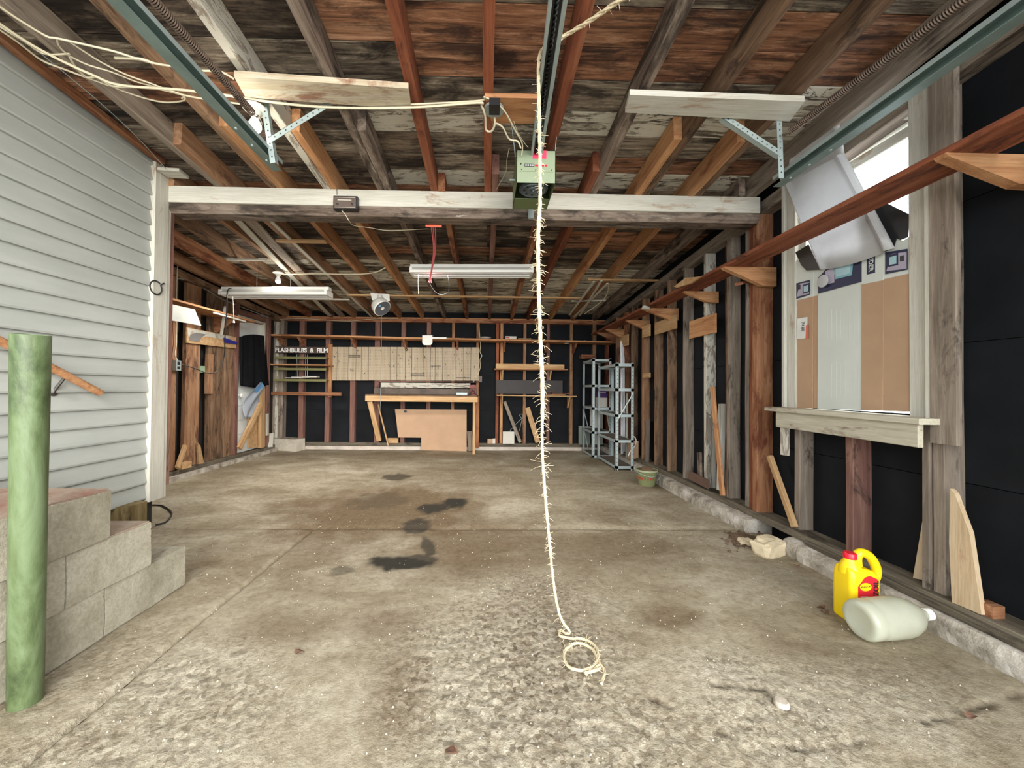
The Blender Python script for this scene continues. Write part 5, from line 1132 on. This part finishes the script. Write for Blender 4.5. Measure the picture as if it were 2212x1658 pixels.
pr('screen_edge', [(1806, 598), (1835, 590), (1838, 566), (1804, 575)], M_cardwhite if 0 else plain('light_blue_print', (.32, .50, .54), .4), .003)
for (x0, y0, x1, y1, fl) in ((1912, 537, 1960, 592, 0), (1719, 604, 1749, 646, 1)):
    pr('navy_picture', [(x0, y1), (x1, y1 - 10), (x1, y0), (x0, y0 + 8)], M_navy); w_ = x1 - x0; h_ = y1 - y0
    pr('lilac_picture', [(x0 + .05 * w_, y1 - .12 * h_), (x1 - .04 * w_, y1 - 12), (x1 - .04 * w_, y0 + .12 * h_), (x0 + .3 * w_, y0 + .2 * h_)], M_lilac, .0015)
    sx = x0 + (.12 if not fl else .5) * w_; pr('screen_frame', [(sx, y1 - .28 * h_), (sx + .46 * w_, y1 - .36 * h_), (sx + .46 * w_, y0 + .16 * h_), (sx, y0 + .26 * h_)], M_navy, .0025)
    pr('screen_picture', [(sx + .06 * w_, y1 - .36 * h_), (sx + .38 * w_, y1 - .42 * h_), (sx + .38 * w_, y0 + .26 * h_), (sx + .06 * w_, y0 + .34 * h_)], bpy.data.materials['light_blue_print'], .0035)
    sx = x0 + (.66 if not fl else .15) * w_; pr('door_print', [(sx, y1 - .5 * h_), (sx + .18 * w_, y1 - .52 * h_), (sx + .18 * w_, y0 + .25 * h_), (sx, y0 + .3 * h_)], M_black, .0025)
pr('brand_band', [(1872, 593), (1890, 589), (1890, 540), (1872, 545)], M_navy); 
TD = Matrix(((0, 0, -1, 0), (0, -1, 0, 0), (-1, 0, 0, 0), (0, 0, 0, 1)))
def tdown(name, s, px, py, size, m, d, sx=1.0, bold=0): return text(name, s, Matrix.Translation(U(px, py, 'x', CX - .0062 - d)) @ TD, size, m, cw, ext=.0003, sx=sx, bold=bold)
tdown('band_lettering', 'UDER', 1881, 569, .034, M_cardwhite, .002, .95, .0006)
for i in range(9):
    xx = 1775 + i * 9.5
    for j, (ya, yb) in enumerate(((660, 745), (778, 868))):
        if (i * 7 + j * 3) % 5 == 0: continue
        a = U(xx, ya + (i * 13) % 9, 'x', CX - .0058); b = U(xx, yb - (i * 17) % 25, 'x', CX - .0058); box('fine_print', (CX - .0008, a.y - .002, b.z), (CX - .0002, a.y + .0015, a.z), plain('faint_grey_print', (.40, .43, .40), .6) if i == 0 else bpy.data.materials.get('faint_grey_print', M_cardwhite), cw) if i else None
pr('price_sticker', [(1722, 732), (1744, 730), (1744, 684), (1722, 688)], plain('white_sticker', (.72, .72, .68), .4)); pr('sticker_edge', [(1740, 731), (1746, 731), (1746, 700), (1741, 702)], M_orangep, .001)
tdown('sticker_text', '74.80', 1734, 705, .030, M_black, .0012, .9)
dk = U(1778, 607, 'x', CX - .02); tag(lathe('tape_roll', [(.036, 0), (.036, .004), (.001, .005)], at(dk, ry=R(-90)), M_bin, n=28), 'round translucent disc hanging in front of the window cardboard', 'disc')

# ------------------------------------------------------------------ white curved plastic guard behind the shelf
TL, TR, BR_, BL = (1692, 398), (1818, 330), (1926, 536), (1768, 583)
XPn = 1.955
def cpt(q): return U(*q, 'x', XPn)
cTL, cTR, cBR, cBL = map(cpt, (TL, TR, BR_, BL))
fTL, fTR = U(1700, 345, 'x', 1.82), U(1806, 268, 'x', 1.82)
V = []; Fc = []; nu = 36; rowsv = [(-1.0), (-.6), (-.25), 0, .15, .3, .45, .58, .66, .74, .85, 1.0]
for v in rowsv:
    for i in range(nu + 1):
        u = i / nu
        if v < 0: p = (cTL.lerp(cTR, u)).lerp(fTL.lerp(fTR, u), -v)
        else: p = (cTL.lerp(cTR, u)).lerp(cBL.lerp(cBR, u), v)
        rim = (math.exp(-((u - .05) / .035) ** 2) + math.exp(-((u - .94) / .045) ** 2)) * .022 * (1 if v >= -.1 else .4)
        bow = .010 * math.sin(math.pi * u) + (.02 * (1 - (abs(v - .62) / .08)) if abs(v - .62) < .08 and .1 < u < .88 else 0)
        sag = -.018 * math.sin(math.pi * u) if v >= .99 else 0
        V.append(p + Vector((-rim - bow + .02, 0, sag)))
for r_ in range(len(rowsv) - 1):
    for i in range(nu): a = r_ * (nu + 1) + i; Fc.append((a, a + 1, a + nu + 2, a + nu + 1))
gd = mk('plastic_guard', V, Fc, M_bin, smooth=True); tag(gd, 'tilted white curved plastic panel with rolled rims wedged in the window', 'panel')
md = gd.modifiers.new('thick', 'SOLIDIFY'); md.thickness = .004; md.offset = 1
pp = [U(x, y, 'x', 1.99) for x, y in ((1860, 425), (1912, 437), (1962, 462), (1961, 512), (1945, 518), (1936, 514), (1930, 535), (1870, 560))]
tag(prism('black_sheet', pp, (.004, 0, 0), M_black), 'torn black plastic sheet right of the tilted white panel', 'sheet')
pp = [U(x, y, 'x', 1.975) for x, y in ((1718, 545), (1746, 528), (1772, 582), (1742, 584), (1730, 572))]
tag(prism('black_sheet', pp, (.004, 0, 0), M_dark), 'dark plastic flap under the left rim of the tilted white panel', 'sheet')

# ------------------------------------------------------------------ rope
def hy(px, py): return U(px, py, 'y', 1.6)
HP = [U(1420, -45, 'y', 1.25), U(1340, 0, 'y', 1.35), U(1278, 42, 'y', 1.45), U(1212, 82, 'y', 1.55), U(1188, 95, 'z', 2.385), U(1168, 112, 'y', 1.62)] + [hy(*q) for q in ((1163, 150), (1165, 250), (1167, 420), (1163, 500), (1163, 600), (1167, 720), (1172, 850), (1171, 960), (1177, 1060), (1186, 1160), (1196, 1260), (1210, 1330))]
HP += [U(x, y, 'z', .012) for x, y in ((1231, 1364), (1222, 1368), (1212, 1360), (1209, 1372), (1232, 1378), (1262, 1380), (1286, 1395), (1292, 1418), (1282, 1438), (1256, 1447), (1230, 1440), (1218, 1418), (1226, 1398), (1250, 1388), (1278, 1400), (1290, 1420), (1297, 1438), (1290, 1446), (1262, 1453), (1280, 1449), (1296, 1436), (1306, 1450), (1299, 1478))]
rp = thing('rope', HP[-1], 'frayed sisal pull rope hanging from the opener rail and coiled on the floor', 'rope')
core = spline(HP, 10)
# resample evenly and twist three strands
RS = [core[0]]; acc = 0
for a, b in zip(core, core[1:]):
    d = (b - a).length; 
    while acc + d >= .009 and d > 0:
        t = (.009 - acc) / d; a = a.lerp(b, t); RS.append(a); d = (b - a).length; acc = 0
    acc += d
upv = Vector((0, 1, .3)); fr = []
for i, p in enumerate(RS):
    d = (RS[min(i + 1, len(RS) - 1)] - RS[max(i - 1, 0)]).normalized(); s = upv.cross(d).normalized(); upv = d.cross(s).normalized(); fr.append((p, s, upv))
for k in range(3):
    P = []; rr_ = []
    for i, (p, s, u_) in enumerate(fr):
        thick = .0062 + .0022 * noise.noise((i * .02, 3, 0)) if p.z > .9 else .0048 + .001 * noise.noise((i * .03, 0, 0))
        if p.z < .35: thick = .0042
        a = i * .38 + k * 2.094; P.append(p + (s * math.cos(a) + u_ * math.sin(a)) * thick * .62); rr_.append(thick * .72)
    V, Fc = tubeVF(P, rr_, 6); mk('strand', V, Fc, M_rope, rp, smooth=True)
fb_ = []
for i in range(1100):
    j = random.randrange(len(fr)); p, s, u_ = fr[j]
    if p.z > 2.2 and random.random() < .7: continue
    if p.z < .25 and random.random() < .5: continue
    a = random.random() * 6.28; d = s * math.cos(a) + u_ * math.sin(a); d.y *= .5; ln = random.uniform(.008, .034) * (1.5 if .7 < p.z < 1.7 else 1); dn = Vector((random.uniform(-.5, .5), 0, random.uniform(-1, .4)))
    fb_.append(tubeVF([p + d * .003, p + d * ln * .5 + dn * ln * .2, p + d * ln * .8 + dn * ln * .7], [.0010, .0009, .0005], 3))
o = multi('loose_fibres', fb_, M_rope, rp); o['kind'] = 'stuff'

# ------------------------------------------------------------------ rear left wall things
def LX(px, py, x): return U(px, py, 'x', x)
a = LX(352, 640, -3.1); b = LX(553, 695, -3.1)
ls = thing('left_shelf', (-3.25, 5.0, 1.75), 'narrow orange shelf on a bracket along the rear left wall', 'shelf')
za = a.z; board('shelf_board', (-3.25, a.y - .15, za), (-3.25, b.y, b.z + .0), .30, .022, W['orange'], ls); 
yb1 = LX(505, 690, -3.15).y; prism('bracket', [(-3.1, yb1, b.z - .005), (-3.4, yb1, b.z - .005), (-3.4, yb1, b.z - .2), (-3.36, yb1, b.z - .2)], (0, .025, 0), W['rusty'], ls)
pp = [LX(x, y, -3.09) for x, y in ((350, 652), (421, 668), (435, 703), (350, 688))]; tag(prism('white_board', pp, (-.01, 0, 0), plain('grey_white_laminate', (.46, .47, .43), .4)), 'grey-white board hanging under the left shelf by the corner board', 'board')
a = LX(462, 675, -3.08); b = LX(530, 694, -3.08); tag(board('white_strip', a, b, .02, .02, W['white']), 'white strip along the front edge of the left shelf', 'strip')
a = LX(487, 662, -3.15); b = LX(478, 722, -3.3); tag(board('white_stick', a, b, .02, .03, W['white'], up=(1, 0, 0)), 'thin white stick crossing the left shelf upright', 'stick')
pp = [LX(x, y, XL + .03) for x, y in ((403, 706), (515, 729), (515, 753), (403, 740))]
pn = prism('painted_plank', pp, (-.02, 0, 0), W['tan']); tag(pn, 'tan plank with grey and white paint smears across the rear left studs', 'plank')
prism('white_smear', [LX(x, y, XL + .032) for x, y in ((405, 708), (500, 727), (486, 733), (446, 726), (430, 730), (407, 727))], (-.0015, 0, 0), W['white'], pn)
prism('grey_smear', [LX(x, y, XL + .034) for x, y in ((412, 722), (424, 718), (446, 722), (436, 728), (431, 738), (408, 736))], (-.0015, 0, 0), plain('grey_paint_smear', (.18, .17, .16), .6), pn)
pp = [LX(x, y, XL + .055) for x, y in ((485, 729), (514, 739), (513, 743), (486, 740))]; tag(prism('blue_saw_guard', pp, (-.012, 0, 0), M_blue), 'blue plastic strip on the smeared plank beside the door', 'strip')
pp = [LX(x, y, XL - .02) for x, y in ((433, 790), (470, 792), (463, 805), (433, 804))]; tag(prism('green_board', pp, (-.015, 0, 0), plain('pale_green_board', (.26, .36, .24), .6)), 'pale green board piece between the rear left studs', 'board')
c = LX(383, 789, XL + .03); wo = thing('wall_outlet', c, 'grey metal outlet box on the nearest rear left stud', 'outlet')
box('box', (XL + .0, c.y - .035, c.z - .055), (XL + .045, c.y + .035, c.z + .055), M_galv, wo); box('socket', (XL + .045, c.y - .018, c.z + .008), (XL + .047, c.y + .018, c.z + .04), M_black, wo); box('socket', (XL + .045, c.y - .018, c.z - .04), (XL + .047, c.y + .018, c.z - .01), M_black, wo)
c3('wall_cable', [LX(392, 552, XL + .04), LX(384, 570, XL + .04), LX(381, 640, XL + .04), LX(380, 705, XL + .03), LX(381, 740, XL + .03), LX(378, 765, XL + .03), LX(384, 780, XL + .03)], .006, M_cable, 'pale cable running down the nearest rear left stud')
c3('wall_cable', [LX(381, 602, XL + .01), LX(400, 604, XL + .01), LX(440, 622, XL + .01), LX(480, 646, XL + .01), LX(540, 670, XL + .01), LX(580, 685, XL + .01)], .006, M_galv, 'grey cable stapled along the rear left studs to the corner')
def lleft(name, p0, p1, x0, x1, w_, th, mm, label, cat='offcut'):
    return tag(board(name, LX(*p0, x0), LX(*p1, x1), w_, th, W[mm], up=(1, 0, 0)), label, cat)
lleft('wood_offcut', (400, 962), (383, 1010), XL + .02, XL + .07, .05, .03, 'tan', 'pale offcut leaning left of the short block at the rear left wall')
c = LX(402, 1004, XL + .05); tag(box('wood_block', (XL + .0, c.y - .07, .096), (XL + .06, c.y + .07, .165), W['tan']), 'short pale block on the rear left bottom plate', 'block')
tag(prism('wood_wedge', [LX(x, y, XL + .03) for x, y in ((427, 955), (433, 962), (441, 1000), (430, 1002))], (-.02, 0, 0), W['tan']), 'small pointed wedge standing on the rear left bottom plate', 'wedge')
# cloth on the door
nu, nv = 26, 22; V = []; Fc = []
o1 = [(517, 728), (578, 724)]; o2 = [(515, 836), (580, 832)]
for j in range(nv + 1):
    v = j / nv
    for i in range(nu + 1):
        u = i / nu; px = (517 + (575 - 517) * u) * (1 - v) + (514 + (583 - 514) * u) * v; py = (727 - 5 * math.sin(u * 3.1)) * (1 - v) + (838 - 14 * abs(u - .5)) * v
        p = LX(px, py, XL + .05); V.append(p + Vector((.022 * math.sin(u * 17 + v * 1.5) * (.3 + v) + .01 * math.sin(u * 31), 0, 0)))
for j in range(nv):
    for i in range(nu): a = j * (nu + 1) + i; Fc.append((a, a + 1, a + nu + 2, a + nu + 1))
cl = mk('black_garment', V, Fc, M_cloth, smooth=True); tag(cl, 'black cloth garment draped over the rear left door', 'garment'); md = cl.modifiers.new('t', 'SOLIDIFY'); md.thickness = .004
nu, nv = 14, 16; V = []; Fc = []
for j in range(nv + 1):
    v = j / nv
    for i in range(nu + 1):
        u = i / nu; px = (562 + 7 * u) * (1 - v) + (528 + 22 * u) * v - 14 * math.sin(v * 3.1) * (1 - u); py = 824 + 78 * v + 10 * u * (1 - v)
        p = LX(px, py, XL + .09); V.append(p + Vector((.02 * math.sin(u * 9 + v * 7), 0, .01 * math.sin(u * 13))))
for j in range(nv):
    for i in range(nu): a = j * (nu + 1) + i; Fc.append((a, a + 1, a + nu + 2, a + nu + 1))
bgm = mk('plastic_bag', V, Fc, M_bag, smooth=True); tag(bgm, 'crumpled clear and blue plastic bag hanging at the rear left door', 'bag'); md = bgm.modifiers.new('t', 'SOLIDIFY'); md.thickness = .002
mk('blue_print', [V[i] + Vector((.004, 0, 0)) for i in (1, 12, 1 + 15 * 4, 12 + 15 * 4)], [(0, 1, 3, 2)], M_pale_blue, bgm)
lleft('upright_offcut', (565, 838), (565, 966), XL + .06, XL + .06, .10, .05, 'tan', 'upright pale timber standing in front of the rear left door', 'timber')
lleft('diagonal_brace', (563, 872), (517, 968), XL + .13, XL + .10, .08, .035, 'tan', 'diagonal pale brace leaning across the rear left door', 'brace')
pp = [LX(x, y, XL + .02) for x, y in ((538, 882), (559, 876), (560, 966), (538, 967))]; tag(prism('plywood_piece', pp, (-.015, 0, 0), W['tan']), 'stained plywood piece behind the diagonal brace at the door', 'plywood')
lleft('white_offcut', (577, 893), (577, 940), XL + .05, XL + .05, .06, .02, 'white', 'narrow white offcut right of the upright pale timber')
